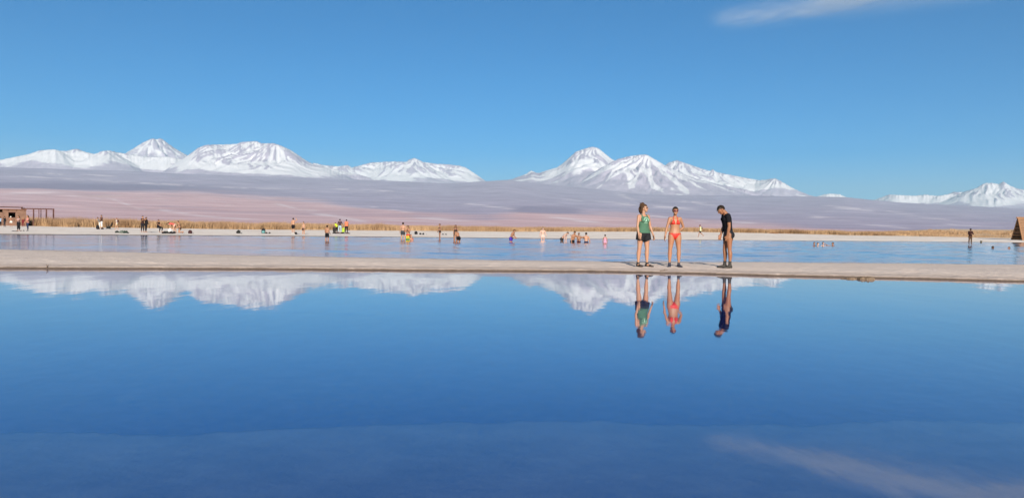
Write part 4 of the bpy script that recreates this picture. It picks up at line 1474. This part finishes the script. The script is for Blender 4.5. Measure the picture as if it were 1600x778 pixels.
land('dark haired person in black sitting on the beach with knees drawn up', 247.5, 352, 362.8, 70, SIT, 'f', OLIVE, [('trousers', BLACK), ('shirt', BLACK, dict(sleeve=0.3))], HBROWN, H=1.68)
land('person in a coral red top bending far forward over a white bag', 272.2, 350.8, 364.2, -75, dict(lean=62, bend=24, hpitch=30, armL=(62, 8, 8, 2), armR=(56, 8, 8, 2), legL=(8, 5, 12), legR=(-4, 5, 14)), 'f', FAIR, [('shirt', (0.52, 0.10, 0.085), dict(sleeve=0.4)), ('trunks', (0.55, 0.36, 0.28), dict(leg=0.4)), lh(HDARK, 0.1)], HDARK, H=1.62)
land('tanned person kneeling on the sand right of the one bending over', 281.0, 353.3, 364.7, -60, KNEEL, 'f', TAN, [('briefs', BLACK), ('bikini_top', BLACK)], HDARK, H=1.62)
land('bare chested man in black shorts raising one hand to his head on the beach', 458.0, 340.3, 366.0, 165, dict(armL=(0, 8, 20, 4), armR=((0.85, 0.0, 0.35), (-0.5, 0.0, 0.8)), legL=(5, 4, 4), legR=(-3, 5, 3)), 'm', FAIR, [('trunks', BLACK, dict(leg=0.75)), ('shoes', WHITE, dict(top=0.85))])
land('person in a wide brimmed dark hat and pale blue jeans beside the orange vest', 531.0, 342.3, 363.4, 175, dict(armL=(12, 24, 60, -5), armR=(12, 24, 60, -5), legL=(0, 8, 3), legR=(0, 8, 3)), 'm', OLIVE,
     [('trousers', (0.30, 0.42, 0.48)), ('shirt', (0.050, 0.030, 0.040), dict(sleeve=0.95)), lambda D, o: brim_hat(D, o, (0.018, 0.015, 0.015), 0.15)])
land('person in a lime yellow vest and black trousers stooping beside the blue jeans', 526.2, 346.6, 363.5, -120, dict(lean=20, bend=12, armL=(30, 6, 30, 0), armR=(35, 6, 30, 0)), 'm', OLIVE, [('trousers', BLACK), ('shirt', (0.40, 0.54, 0.03), dict(off=0.022))])
land('person in an orange vest and black trousers standing with back turned', 541.2, 342.8, 364.5, 185, dict(armL=(8, 10, 30, 2), armR=(8, 14, 40, 2)), 'f', OLIVE, [('trousers', BLACK), ('shirt', (0.66, 0.16, 0.085), dict(off=0.022)), ('shoes', WHITE)])
land('runner in white top and dark shorts striding left along the beach', 1094.2, 348.3, 370.0, -78, dict(lean=6, armL=(35, 8, 80, 0), armR=(-30, 10, 80, 0), legL=(38, 3, 30), legR=(-22, 3, 38), toeR=35), 'm', BROWN,
     [('shirt', (0.70, 0.68, 0.40)), ('trunks', BLACK, dict(leg=0.6)), pack((0.016, 0.016, 0.018))])

wade('tanned woman in a black bikini bottom paddling at the edge of the beach', 474.2, 346.6, 367.6, -30, dict(armL=(4, 10, 20, 4)), 'f', FAIR, [('briefs', BLACK), ('bikini_top', (0.50, 0.32, 0.22))], HDARK, 1.62)
wade('boy in black shorts standing shin deep nearest the sandbar', 511.0, 352.2, 375.6, 165, dict(armL=(6, 9, 40, -4), armR=(6, 9, 40, -4)), 'm', TAN, [('trunks', BLACK, dict(leg=0.7))], HDARK, 1.38)
wade('bare backed man in dark grey trunks wading toward the beach', 629.5, 347.6, 374.0, 175, dict(armL=(2, 14, 20, 6), armR=(2, 14, 20, 6)), 'm', FAIR, [('trunks', (0.045, 0.05, 0.055), dict(leg=0.6))], HDARK, 1.76)
wade('man in red yellow and green swim shorts holding something to his face', 637.6, 352.9, 375.2, -20, dict(armL=(50, 10, 95, -20), armR=(48, 10, 90, -20), hpitch=8), 'm', TAN,
     [('trunks', (0.48, 0.38, 0.05), dict(leg=0.8, off=0.018)), lambda D, o: shell('waistband', D, (on(D, 'pelvis') & (D['pl'][:, 2] > -0.015) & (D['pl'][:, 2] < 0.10)), 0.022, plain('red_cloth', (0.50, 0.03, 0.02)), o, 2),
      lambda D, o: shell('hem', D, on(D, 'thigh') & (D['t'] > 0.5) & (D['t'] < 0.82), 0.024, plain('green_cloth', (0.05, 0.20, 0.03)), o, 2)], HDARK, 1.74)
wade('dark haired woman lying back in the shallow water beside the coloured shorts', 646.5, 366.4, 376.0, 65, dict(lean=-38, bend=15, legL=(70, 8, 20), legR=(66, 8, 30), armL=(-30, 14, 10, 8), armR=(-30, 14, 10, 8)), 'f', FAIR, [('bikini_top', (0.40, 0.14, 0.12)), ('briefs', BLACK), lh(HDARK)], HDARK, 1.62)
wade('woman in a black bikini standing ankle deep seen from the side', 687.0, 349.6, 372.4, -75, dict(armL=(10, 6, 60, 0), armR=(6, 6, 30, 0)), 'f', OLIVE, [('briefs', BLACK), ('bikini_top', BLACK)], HBROWN, 1.64)
wade('woman in a black swimsuit standing behind her crouching friend', 711.8, 351.6, 375.8, 10, dict(armL=(10, 8, 40, 0), armR=(10, 8, 30, 0)), 'f', OLIVE, [('swimsuit', BLACK), lh(HBROWN, 0.25)], HBROWN, 1.70)
wade('woman with black bottoms stooping into the water before the swimsuit', 716.2, 360.6, 378.4, -150, dict(lean=30, bend=18, hpitch=20, armL=(40, 6, 10, 2), armR=(40, 6, 10, 2), legL=(20, 5, 30), legR=(12, 5, 30)), 'f', TAN, [('briefs', BLACK)], HBROWN, 1.60)
wade('young swimmer in violet blue shorts leaning forward on his own', 798.6, 358.8, 378.0, 60, dict(lean=18, bend=10, armL=(28, 8, 60, -10), armR=(28, 8, 60, -10)), 'm', TAN, [('trunks', (0.060, 0.035, 0.30), dict(leg=0.55))], HBROWN, 1.62)
wade('very pale bather standing alone knee deep in the middle of the beach', 848.0, 355.2, 375.6, 10, dict(armL=(2, 18, 10, 16), armR=(2, 14, 10, 10)), 'm', PALE, [('trunks', (0.55, 0.40, 0.34), dict(leg=0.4))], HBROWN, 1.74)
wade('pale man in dark trunks bending over to the right with arms down', 878.2, 362.6, 377.4, 65, dict(lean=34, bend=16, hpitch=0, armL=(46, 6, 8, 2), armR=(50, 6, 8, 2)), 'm', PALE, [('trunks', (0.03, 0.028, 0.03), dict(leg=0.5))], HBROWN, 1.78)
wade('man in dark trunks reaching an arm toward the next bather on his right', 894.6, 361.4, 379.0, 40, dict(lean=14, bend=6, armL=((0.75, -0.55, -0.20), (0.9, -0.4, -0.1)), armR=(10, 8, 20, 4)), 'm', TAN, [('trunks', BLACK, dict(leg=0.5))], HDARK, 1.80)
wade('tanned man standing chest bare between two others with both arms spread', 904.3, 363.9, 378.6, 0, dict(armL=((0.95, -0.2, -0.45), (0.8, -0.3, -0.5)), armR=((0.95, -0.2, 0.1), (0.85, -0.4, 0.25))), 'm', OLIVE, [('trunks', (0.10, 0.020, 0.03))], HDARK, 1.72)
wade('broad backed man with his back to us at the right of the four', 916.0, 363.4, 379.2, 190, dict(lean=6, armL=((0.6, -0.6, -0.3), (-0.1, -0.7, 0.5)), armR=(0, 20, 16, 12)), 'm', FAIR, [('trunks', NAVY, dict(leg=0.5))], HDARK, 1.80)
wade('little girl in a pink swimsuit standing apart in the water', 945.3, 366.4, 381.2, 175, dict(armL=(4, 14, 10, 10), armR=(4, 14, 10, 10)), 'f', TAN, [('swimsuit', (0.50, 0.24, 0.32))], HDARK, 1.28)
wade('man in dark top and long trousers standing in the water with arms folded', 1515.8, 357.2, 383.0, 5, dict(armL=((0.35, -0.2, -0.9), (-0.75, -0.6, 0.1)), armR=((0.35, -0.2, -0.9), (-0.75, -0.65, 0.05)), legL=(0, 5, 0), legR=(0, 5, 0)), 'm', DARK,
     [('trousers', (0.085, 0.048, 0.028)), ('jacket', (0.030, 0.014, 0.013)), lambda D, o: cap(D, o, (0.015, 0.014, 0.014))], HDARK, 1.80)
FLOAT = dict(armL=(20, 30, 40, 30), armR=(20, 30, 40, 30))
wade('swimmer with wet dark hair at the left end of the floating group', 1272.2, 378.4, 384.2, -30, FLOAT, 'f', TAN, [('swimsuit', MAROON)], HDARK, 1.66)
wade('fair skinned swimmer shoulder deep second from left in the floating group', 1277.6, 379.2, 384.4, 30, FLOAT, 'm', PALE, [('trunks', NAVY)], HBROWN, 1.74)
wade('swimmer with pale shoulders third from left in the floating group', 1286.0, 378.2, 384.4, 0, FLOAT, 'f', PALE, [('swimsuit', BLACK)], HDARK, 1.66)
wade('swimmer at the right end of the floating group lifting a dark arm', 1301.2, 378.6, 384.0, -60, dict(armL=(20, 30, 40, 30), armR=((0.5, -0.7, 0.1), (0.2, -0.8, 0.4))), 'm', OLIVE, [('trunks', BLACK)], HDARK, 1.74)
wade('dark haired swimmer low in the water near the right edge', 1546.2, 384.6, 388.4, 80, dict(lean=20, armL=(40, 20, 30, 20)), 'm', DARK, [('trunks', BLACK)], HDARK, 1.72)
wade('swimmer floating with only the face up right of the other lone swimmer', 1573.6, 385.6, 388.6, -70, dict(lean=-20, armL=(30, 30, 20, 30)), 'm', OLIVE, [('trunks', NAVY)], HBROWN, 1.72)


# ------------------------------------------------------------------ things left on the beach
def noisy(me, amp, freq, seed):
    n = len(me.vertices)
    co = np.empty(n * 3, np.float32); me.vertices.foreach_get('co', co); co = co.reshape(-1, 3)
    nm = np.empty(n * 3, np.float32); me.vertex_normals.foreach_get('vector', nm); nm = nm.reshape(-1, 3)
    d = fbm(co[:, 0] * freq + co[:, 2] * freq * 0.7, co[:, 1] * freq + co[:, 2] * freq * 0.5, 4, seed)
    co = co + nm * (d * amp)[:, None]
    me.vertices.foreach_set('co', co.astype(np.float32).ravel()); me.update()


def backpack(label, px, py, w, h, col, rz=0.0, col2=None):
    g = on_ground(px, py)
    e = empty('backpack', (g.x, g.y, g.z - 0.01), R(rz))
    props(e, label, 'backpack', 'bags left on the beach')
    mt = plain('pack_cloth', col, 0.8, 0.25, 25, 0.2)
    m = MB(); m.loft([(Vector((0.02 * w, oy, z * h)), Vector((w / 2 * a, 0, 0)), Vector((0, 0.16 * b_, 0))) for z, a, b_, oy in ((0, .62, .7, 0), (.06, .92, .95, 0), (.25, 1.0, 1.05, -.01), (.6, .95, .95, .0), (.82, .78, .75, .02), (.95, .5, .5, .03), (1.0, .2, .2, .03))]); m.build('pack_body', mt, e, True)
    m = MB(); m.box((-w * 0.36, -0.22, 0.04), (w * 0.36, -0.13, h * 0.55), None, 0.035); m.build('front_pocket', plain('pack_cloth', col2 or col, 0.8, 0.25, 25, 0.2), e, True)
    m = MB(); m.tube([(-0.05, 0.02, h - 0.01), (-0.03, 0.02, h + 0.045), (0.03, 0.02, h + 0.045), (0.05, 0.02, h - 0.01)], [0.012] * 4); m.build('handle', mt, e, True)
    for s in (-1, 1):
        m = MB(); m.tube([(s * 0.1, 0.13, h * 0.9), (s * 0.12, 0.24, h * 0.6), (s * 0.11, 0.16, 0.06)], [0.022] * 3, 0.4); m.build('strap', mt, e, True)


def pile(label, px, py, w, h, cols, seed, name='clothes_pile', cat='clothes'):
    """Heap of garments dropped on the salt: each garment a crumpled part."""
    g = on_ground(px, py)
    rr = random.Random(seed)
    e = empty(name, (g.x, g.y, g.z - 0.01), 0)
    props(e, label, cat, 'clothes and towels left on the beach')
    for i, c in enumerate(cols):
        m = MB()
        x0 = (i + 0.5) / len(cols) * w - w / 2
        for j in range(5):
            a = rr.uniform(0, 6.3)
            m.tube([(x0 + rr.uniform(-.2, .2) * w * 0.7, rr.uniform(-.14, .14), 0.03 + h * 0.15), (x0 + rr.uniform(-.12, .12) * w, rr.uniform(-.1, .1), h * rr.uniform(0.45, 0.85)), (x0 + rr.uniform(-.25, .25) * w * 0.8, rr.uniform(-.16, .16), 0.03)], [h * 0.28, h * 0.30, h * 0.2])
        me = remeshed(m, 0.028, 2); noisy(me, 0.03, 7.0, seed + i)
        link('garment', me, plain('crumpled_cloth', c, 0.9, 0.3, 20, 0.1), e, True)


def towel(label, px, py, w, d, col, seed):
    g = on_ground(px, py)
    nx, ny = 22, 12
    X, Y = np.meshgrid(np.linspace(-w / 2, w / 2, nx), np.linspace(-d / 2, d / 2, ny))
    Z = 0.025 + 0.02 * fbm(X * 3, Y * 3, 3, seed)
    V = np.vstack([np.stack([X, Y, Z], -1).reshape(-1, 3), np.stack([X, Y, Z - 0.018], -1).reshape(-1, 3)])
    f = grid_faces(ny, nx)
    me = mesh_np('towel', V, np.vstack([f, f[:, ::-1] + nx * ny]))
    o = link('towel', me, plain('towel_cloth', col, 0.95, 0.2, 40, 0.05), None, True)
    o.location = (g.x, g.y, g.z)
    props(o, label, 'towel', 'clothes and towels left on the beach')


towel('small dark mat on the salt in front of the hut group', 23.0, 361.4, 0.55, 0.4, (0.03, 0.03, 0.028), 1)
pile('low brown heap lying by the feet of the long haired women', 34.5, 361.0, 0.5, 0.10, [(0.10, 0.04, 0.03), (0.06, 0.03, 0.025)], 2)  # small low heap of two brown parts
pile('black bag of clothes at the feet of the person in grey', 156.5, 358.2, 0.95, 0.22, [BLACK, (0.02, 0.018, 0.018)], 3)
backpack('black shoulder bag hanging low before the person in grey', 152.6, 357.6, 0.42, 0.50, BLACK, 20)
pile('dark green clothes strewn near the waterline below the walker', 190.0, 364.2, 1.25, 0.26, [(0.03, 0.036, 0.03), (0.10, 0.12, 0.10), (0.015, 0.03, 0.022)], 4)
pile('long black heap of clothes beside the sitting person', 262.0, 365.0, 1.0, 0.24, [BLACK, (0.03, 0.034, 0.03), BLACK], 5)
backpack('white bag under the bending person', 265.6, 361.5, 0.34, 0.36, (0.75, 0.73, 0.70), -15)
backpack('small black box like bag before the kneeling person', 271.8, 365.0, 0.28, 0.22, BLACK, 5)
towel('dark sheet laid as the shadow at the feet of the pair in black', 233.0, 363.0, 0.7, 0.35, (0.03, 0.03, 0.033), 9)  # thin dark sheet standing in for the pair's cast shadow
backpack('dark maroon backpack alone right of the kneeling person', 297.0, 365.0, 0.40, 0.34, (0.045, 0.018, 0.018), 30)
pile('brown scarf spilling from the lone maroon backpack', 302.0, 365.2, 0.45, 0.09, [(0.10, 0.06, 0.045)], 6)
backpack('black backpack slumped alone on the beach left of the teal one', 372.4, 364.7, 0.38, 0.36, (0.016, 0.017, 0.016), -20)
pile('black cloth trailing right of the slumped black backpack', 377.6, 364.9, 0.5, 0.10, [(0.03, 0.03, 0.03)], 7)
backpack('black and teal backpack standing upright on the beach', 411.4, 364.8, 0.44, 0.58, BLACK, 15, (0.09, 0.22, 0.22))
pile('black trousers lying beside the teal backpack', 418.8, 365.0, 0.65, 0.18, [(0.02, 0.02, 0.02), (0.03, 0.032, 0.03)], 8)
backpack('black bag lying beside the man raising his hand', 461.4, 366.2, 0.40, 0.24, BLACK, 0)
pile('wide dark heap of bags and clothes under the people in vests', 532.0, 365.2, 1.9, 0.22, [BLACK, (0.06, 0.05, 0.055), (0.02, 0.02, 0.02), (0.07, 0.05, 0.05)], 10)
backpack('black rucksack at the left end of the heap by the vests', 522.2, 362.6, 0.42, 0.78, (0.018, 0.016, 0.016), 10)
pile('lime green jacket crumpled right of the blue jeans', 536.4, 362.6, 0.35, 0.62, [(0.30, 0.42, 0.05)], 11)
backpack('round black backpack on the beach behind the woman in the water', 650.0, 366.2, 0.42, 0.40, BLACK, 25)
pile('flat black heap of clothes right of the round black backpack', 659.2, 366.5, 0.75, 0.24, [BLACK, (0.02, 0.02, 0.022)], 12)
pile('tiny grey cloth at the right end of the black heap', 666.4, 366.6, 0.28, 0.08, [(0.16, 0.14, 0.13)], 13)
pile('dark clothes behind the woman standing sideways in a bikini', 694.4, 366.8, 0.75, 0.16, [(0.03, 0.028, 0.03), (0.05, 0.045, 0.045)], 14)


def folding_chair(px, py):
    g = on_ground(px, py)
    e = empty('folding_chair', (g.x, g.y, g.z - 0.01), R(-70))
    props(e, 'black folding camp chair standing on the beach left of the walker', 'chair')
    fab = plain('chair_fabric', (0.014, 0.016, 0.015), 0.85, 0.2, 30, 0.15); met = plain('chair_tube', (0.03, 0.03, 0.03), 0.4, 0.2, 30, 0.5)
    m = MB(); m.box((-0.30, -0.28, 0.36), (0.30, 0.26, 0.42), None, 0.02); m.build('seat', fab, e, True)
    m = MB(); m.box((-0.32, 0.22, 0.40), (0.32, 0.29, 0.92), Matrix.Rotation(R(-10), 4, 'X'), 0.02); m.build('backrest', fab, e, True)
    m = MB(); m.box((-0.29, -0.24, 0.06), (0.29, 0.22, 0.35), None, 0.05); m.build('storage_bag', fab, e, True)
    for sx in (-1, 1):
        m = MB(); m.tube([(sx * 0.30, -0.27, 0), (sx * 0.31, 0.25, 0.60)], [0.014] * 2); m.build('leg', met, e, True)
        m = MB(); m.tube([(sx * 0.30, 0.27, 0), (sx * 0.31, -0.27, 0.60)], [0.014] * 2); m.build('leg', met, e, True)
        m = MB(); m.box((sx * 0.33 - 0.035, -0.30, 0.60), (sx * 0.33 + 0.035, 0.26, 0.635), None, 0.012); m.build('armrest', fab, e, True)


folding_chair(169.6, 358.0)


# ------------------------------------------------------------------ adobe hut and its pergola
def make_hut():
    Yh = 136.0
    TH = R(33)
    O = at(41.0, 350, Yh)
    uax = Vector((math.cos(TH), math.sin(TH), 0)); vax = Vector((-math.sin(TH), math.cos(TH), 0))

    def on_wall(px, py, off=0.0):
        """Point of the front plane (moved back by off) seen through a pixel, as (along, height above the sea of salt)."""
        d = ray(px, py); o_ = O + vax * off
        t = ((o_.x * vax.x + o_.y * vax.y)) / (d.x * vax.x + d.y * vax.y)
        p_ = Vector((d.x * t, d.y * t, EYE + d.z * t))
        return (p_ - O).dot(uax), p_.z
    zg = gz(O.x, O.y) - 0.15
    e = empty('adobe_hut', (O.x, O.y, zg), TH)
    props(e, 'low brown adobe hut with a dark window and flat roof at the left edge', 'hut')
    xl, xr, cx = on_wall(-75, 350)[0], 0.0, 0.0
    zt = on_wall(22, 327.6)[1]
    b = N('adobe')
    n1 = b.noise(b.objco(1.3), 1.0, 5); n2 = b.noise(b.objco((6, 6, 22)), 1.0, 3)
    c = b.mix(b.ramp01(n1, 0.3, 0.7), (0.150, 0.088, 0.062), (0.215, 0.13, 0.092))
    c = b.mix(b.math('MULTIPLY', b.ramp01(n2, 0.5, 0.7), 0.4), c, (0.16, 0.085, 0.06))
    b.principled(c, 0.95, 0.1, n2, 0.5, 0.03)
    H = zt - zg
    wx0, wx1 = on_wall(13.2, 335)[0], on_wall(24.0, 335)[0]
    wz0, wz1 = on_wall(18, 339.6)[1] - zg, on_wall(18, 332.2)[1] - zg
    dx0, dx1 = on_wall(-8, 335)[0], on_wall(4.0, 335)[0]
    dz0, dz1 = on_wall(2, 331.6)[1] - zg, on_wall(2, 326.2)[1] - zg
    L, Rr = xl - cx, xr - cx
    m = MB()
    t = 0.35
    m.box((L, 0, 0), (dx0, t, H), None); m.box((dx0, 0.004, 0), (dx1, t - 0.004, dz0)); m.box((dx1, 0, 0), (wx0, t, H))
    m.box((wx0, 0.004, 0), (wx1, t - 0.004, wz0)); m.box((wx0, 0.004, wz1), (wx1, t - 0.004, H - 0.002)); m.box((wx1, 0, 0), (Rr, t, H))
    m.build('front_wall', b.m, e)
    m = MB(); m.box((Rr - t, t + 0.002, 0), (Rr - 0.003, 4.5, H - 0.004)); m.build('side_wall', b.m, e)
    m = MB(); m.box((L, t + 0.002, 0), (L + t, 4.5, H - 0.004)); m.build('side_wall', b.m, e)
    m = MB(); m.box((L + t + 0.002, 4.2, 0), (Rr - t - 0.002, 4.497, H - 0.004)); m.build('back_wall', b.m, e)
    wood = plain('roof_timber', (0.10, 0.045, 0.038), 0.8, 0.3, 12, 0.2)
    w = MB(); w.box((wx0 - 0.06, -0.03, wz1), (wx1 + 0.06, 0.05, wz1 + 0.08)); w.build('lintel', wood, e)
    w = MB(); w.box((wx0 - 0.03, -0.04, wz0 - 0.05), (wx1 + 0.03, 0.12, wz0 - 0.002)); w.build('sill', wood, e)
    r = MB(); r.box((L - 0.3, -0.25, H + 0.003), (Rr + 0.1, 4.8, H + 0.10)); r.build('roof', plain('mud_roof', (0.26, 0.13, 0.085), 0.9, 0.25, 8, 0.1), e)
    for i in range(9):
        x = L + 0.4 + i * (Rr - L - 0.7) / 8
        p_ = MB(); p_.tube([(x, -0.32, H - 0.06), (x, 0.06, H - 0.06)], [0.05, 0.05]); p_.build('roof_beam', wood, e, True)
    # raised shade roof on posts above
    zr = on_wall(18, 323.4)[1] - zg; x1 = on_wall(36.6, 323)[0]
    r = MB(); r.box((L - 0.3, 0.2, zr - 0.06), (x1, 4.3, zr + 0.05)); r.build('shade_roof', wood, e)
    for x in (L + 0.6, (L + x1) / 2, x1 - 0.25):
        for y in (0.45, 4.0):
            p_ = MB(); p_.box((x - 0.05, y - 0.05, H + 0.103), (x + 0.05, y + 0.05, zr - 0.063)); p_.build('roof_post', wood, e)
    # pergola
    xa = on_wall(37.5, 326, 0.8)[0]; xb = on_wall(85.0, 326, 0.8)[0]
    zb = on_wall(60, 326.3, 0.8)[1]
    pb = O + uax * xa + vax * 0.8
    g0 = gz(pb.x, pb.y)
    pe = empty('pergola', (pb.x, pb.y, g0), TH)
    props(pe, 'dark timber pergola with a flat top rail reaching right from the hut', 'pergola')
    for y in (0.0, 2.4):
        m = MB(); m.box((-0.3, y - 0.05, zb - g0 - 0.09), (xb - xa, y + 0.05, zb - g0 + 0.06)); m.build('top_rail', wood, pe)
    for i, (px, y) in enumerate(((52.0, 0), (60.8, 0), (73.0, 0), (84.2, 0), (52.9, 2.4), (64.0, 2.4), (72.0, 2.4), (83.0, 2.4))):
        x = on_wall(px, 330, 0.8 + y)[0] - xa
        m = MB(); m.box((x - 0.065, y - 0.06, -0.2), (x + 0.065, y + 0.06, zb - g0 - 0.093)); m.build('post', wood, pe)
    for i in range(12):
        x = 0.1 + i * (xb - xa - 0.2) / 11
        m = MB(); m.box((x - 0.03, -0.25, zb - g0 + 0.063), (x + 0.03, 2.65, zb - g0 + 0.11)); m.build('rafter', wood, pe)


make_hut()


# ------------------------------------------------------------------ wooden A-frame shelter at the right
def make_aframe():
    D0 = 150.0
    pl_ = at(1580.4, 370.2, D0 + 1.9); pr_ = at(1598.4, 370.8, D0 - 1.9)
    ap = at(1590.6, 340.2, D0)
    g = min(gz(pl_.x, pl_.y), gz(pr_.x, pr_.y)) - 0.1
    base = Vector(((pl_.x + pr_.x) / 2, (pl_.y + pr_.y) / 2, g))
    e = empty('shelter', base, 0)
    props(e, 'tall wooden A-frame shelter with an open dark end at the right edge', 'shelter')
    A = Vector((pl_.x, pl_.y, g)) - base; B = Vector((pr_.x, pr_.y, g)) - base; T = Vector((ap.x, ap.y, ap.z)) - base
    back = Vector((3.6, 0.15, 0))
    tw = plain('weathered_planks', (0.20, 0.115, 0.065), 0.85, 0.35, 5, 0.15)
    dk = plain('frame_timber', (0.26, 0.14, 0.075), 0.85, 0.3, 6, 0.15)
    # two sloping sides, each of boards running along the ridge
    for p0, nrm in ((A, Vector((0, 1, 0.5))), (B, Vector((0, -1, 0.5)))):
        edge = T - p0
        up = edge.normalized(); along = back.normalized()
        n = up.cross(along); n = n if n.dot(nrm) > 0 else -n
        cnt = 9
        for i in range(cnt):
            a = p0 + edge * (i / cnt) ; b_ = p0 + edge * ((i + 0.95) / cnt)
            off = n * (0.012 * (i % 3))
            vs = [a + off, b_ + off, b_ + off + back, a + off + back]
            vs += [v + n * 0.05 for v in vs]
            m = MB(); m.add(vs, [(0, 1, 2, 3), (7, 6, 5, 4), (0, 4, 5, 1), (1, 5, 6, 2), (2, 6, 7, 3), (3, 7, 4, 0)])
            m.build('plank', tw, e)
    for p0 in (A, B, A + back, B + back):
        m = MB(); t_ = T if p0 in (A, B) else T + back
        m.tube([p0, p0.lerp(t_, 1.0)], [0.13, 0.12]); m.build('frame_leg', dk, e, True)
    m = MB(); m.tube([T - back * 0.06, T + back * 1.05], [0.15, 0.15]); m.build('ridge_beam', dk, e, True)
    m = MB(); m.tube([A.lerp(T, 0.33), B.lerp(T, 0.33)], [0.07, 0.07]); m.build('cross_tie', dk, e, True)
    # closed far end
    m = MB(); q0 = A.lerp(B, 0.04) + back * 0.97; q1 = B.lerp(A, 0.04) + back * 0.97; q2 = T + back * 0.97 - Vector((0, 0, 0.15))
    d_ = back.normalized() * 0.05
    m.add([q0, q1, q2, q0 + d_, q1 + d_, q2 + d_], [(0, 1, 2), (5, 4, 3), (0, 3, 4, 1), (1, 4, 5, 2), (2, 5, 3, 0)]); m.build('end_wall', dk, e)


make_aframe()


# ------------------------------------------------------------------ stones, twigs, post, low shrubs
def rock(label, px, py, w, d, h, seed):
    p_ = on_water(px, py)
    m = MB(); r_ = random.Random(seed)
    m.ball((0, 0, 0), (w / 2, d / 2, h))
    for i in range(5):
        m.ball((r_.uniform(-.3, .3) * w, r_.uniform(-.25, .25) * d, r_.uniform(0, .35) * h), (w * r_.uniform(.15, .28), d * r_.uniform(.18, .3), h * r_.uniform(.5, .75)))
    me = remeshed(m, 0.010, 1); noisy(me, 0.022, 9.0, seed)
    b = N('brown_stone')
    n1 = b.noise(b.objco(14), 1.0, 5); n2 = b.noise(b.objco(55), 1.0, 4)
    c = b.mix(b.ramp01(n1, 0.3, 0.7), (0.085, 0.058, 0.036), (0.23, 0.165, 0.11))
    c = b.mix(b.math('MULTIPLY', b.ramp01(n2, 0.55, 0.7), 0.6), c, (0.36, 0.29, 0.215))
    b.principled(c, 0.85, 0.2, n2, 0.6, 0.01)
    o = link('rock', me, b.m, None, True)
    o.location = (p_.x, p_.y, -0.012)
    props(o, label, 'rock', 'stones in the near water')


rock('larger rounded brown stone in the still water by the sandbar', 1352.0, 436.4, 0.47, 0.34, 0.072, 501)
rock('smaller flat brown stone left of the larger one by the sandbar', 1325.5, 435.8, 0.38, 0.22, 0.040, 502)


def twig(label, px, py, pts):
    p_ = on_bar(px, py)
    m = MB(); m.tube(pts, [0.010, 0.008, 0.004][:len(pts)])
    m.tube([Vector(pts[1]), Vector(pts[1]) + Vector((0.03, 0.01, 0.025))], [0.005, 0.003])
    o = m.build('twig', plain('dry_twig', (0.10, 0.065, 0.04), 0.85, 0.3, 30, 0.1), None, True)
    o.location = p_
    props(o, label, 'twig', 'twigs on the sandbar edge')


twig('short dry twig standing up from the left end of the sandbar', 73.2, 418.6, [(0, 0, -0.02), (0.006, 0, 0.045), (-0.004, 0, 0.085)])
twig('thin dry twig lying at the waterline between the two women', 1037.0, 423.6, [(-0.09, 0, 0.012), (0.0, 0.01, 0.02), (0.10, 0, 0.035)])


def shore_post(px, py):
    g = on_water(px, py)
    e = empty('marker_post', (g.x, g.y, -0.1), 0)
    props(e, 'stubby dark marker post on the shoreline near the right edge', 'post')
    wd = plain('old_post', (0.09, 0.075, 0.05), 0.85, 0.3, 12, 0.1)
    m = MB(); m.box((-0.09, -0.09, 0), (0.09, 0.09, 0.36), None, 0.02); m.build('shaft', wd, e, True)
    m = MB(); m.box((-0.12, -0.12, 0.362), (0.12, 0.12, 0.43), None, 0.02); m.build('post_cap', wd, e, True)


shore_post(1533.0, 379.6)


def shrub(label, px, py, w, h, seed):
    g = on_ground(px, py, 60, 420)
    r_ = np.random.default_rng(seed)
    n = 420
    a = r_.uniform(0, 2 * np.pi, n); q = np.sqrt(r_.uniform(0, 1, n))
    x = q * np.cos(a) * w / 2; y = q * np.sin(a) * 0.7
    hh = h * (1 - 0.6 * q ** 2) * r_.uniform(0.5, 1.1, n)
    le = r_.normal(0, 0.3, (n, 2)) * hh[:, None]
    ww = 0.035
    V = np.stack([np.stack([x - ww, y, 0 * x], -1), np.stack([x + ww, y, 0 * x], -1), np.stack([x + le[:, 0], y + le[:, 1], hh], -1)], 1).reshape(-1, 3)
    me = mesh_np('shrub', V, np.arange(3 * n).reshape(-1, 3))
    o = link('shrub', me, plain('dry_shrub', (0.17, 0.085, 0.04), 0.9, 0.4, 3, 0.1))
    o.location = (g.x, g.y, g.z - 0.02)
    props(o, label, 'shrub', 'low dry shrubs on the tan ground')


shrub('long low brown shrub at the left of the row on the tan ground', 1209.0, 364.8, 2.2, 0.30, 601)
shrub('small low brown shrub in the middle of the row on the tan ground', 1221.5, 364.8, 0.7, 0.28, 602)
shrub('short low brown shrub right of the small one on the tan ground', 1229.5, 364.9, 1.0, 0.32, 603)
shrub('rounded brown shrub standing above the floating swimmers', 1262.0, 365.2, 1.4, 0.42, 604)


# ------------------------------------------------------------------ air
hz = MB(); hz.box((-75000, -75000, -3.2), (75000, 75000, 4450))
b = N('haze')
pv = b.n('ShaderNodeVolumePrincipled')
pv.inputs['Color'].default_value = (0.51, 0.79, 0.93, 1)
pv.inputs['Density'].default_value = 1.8e-5
pv.inputs['Anisotropy'].default_value = 0.0
b.l(pv.outputs[0], b.out.inputs['Volume'])
props(hz.build('haze', b.m), 'thin blue air over the plain', None, None, 'stuff')
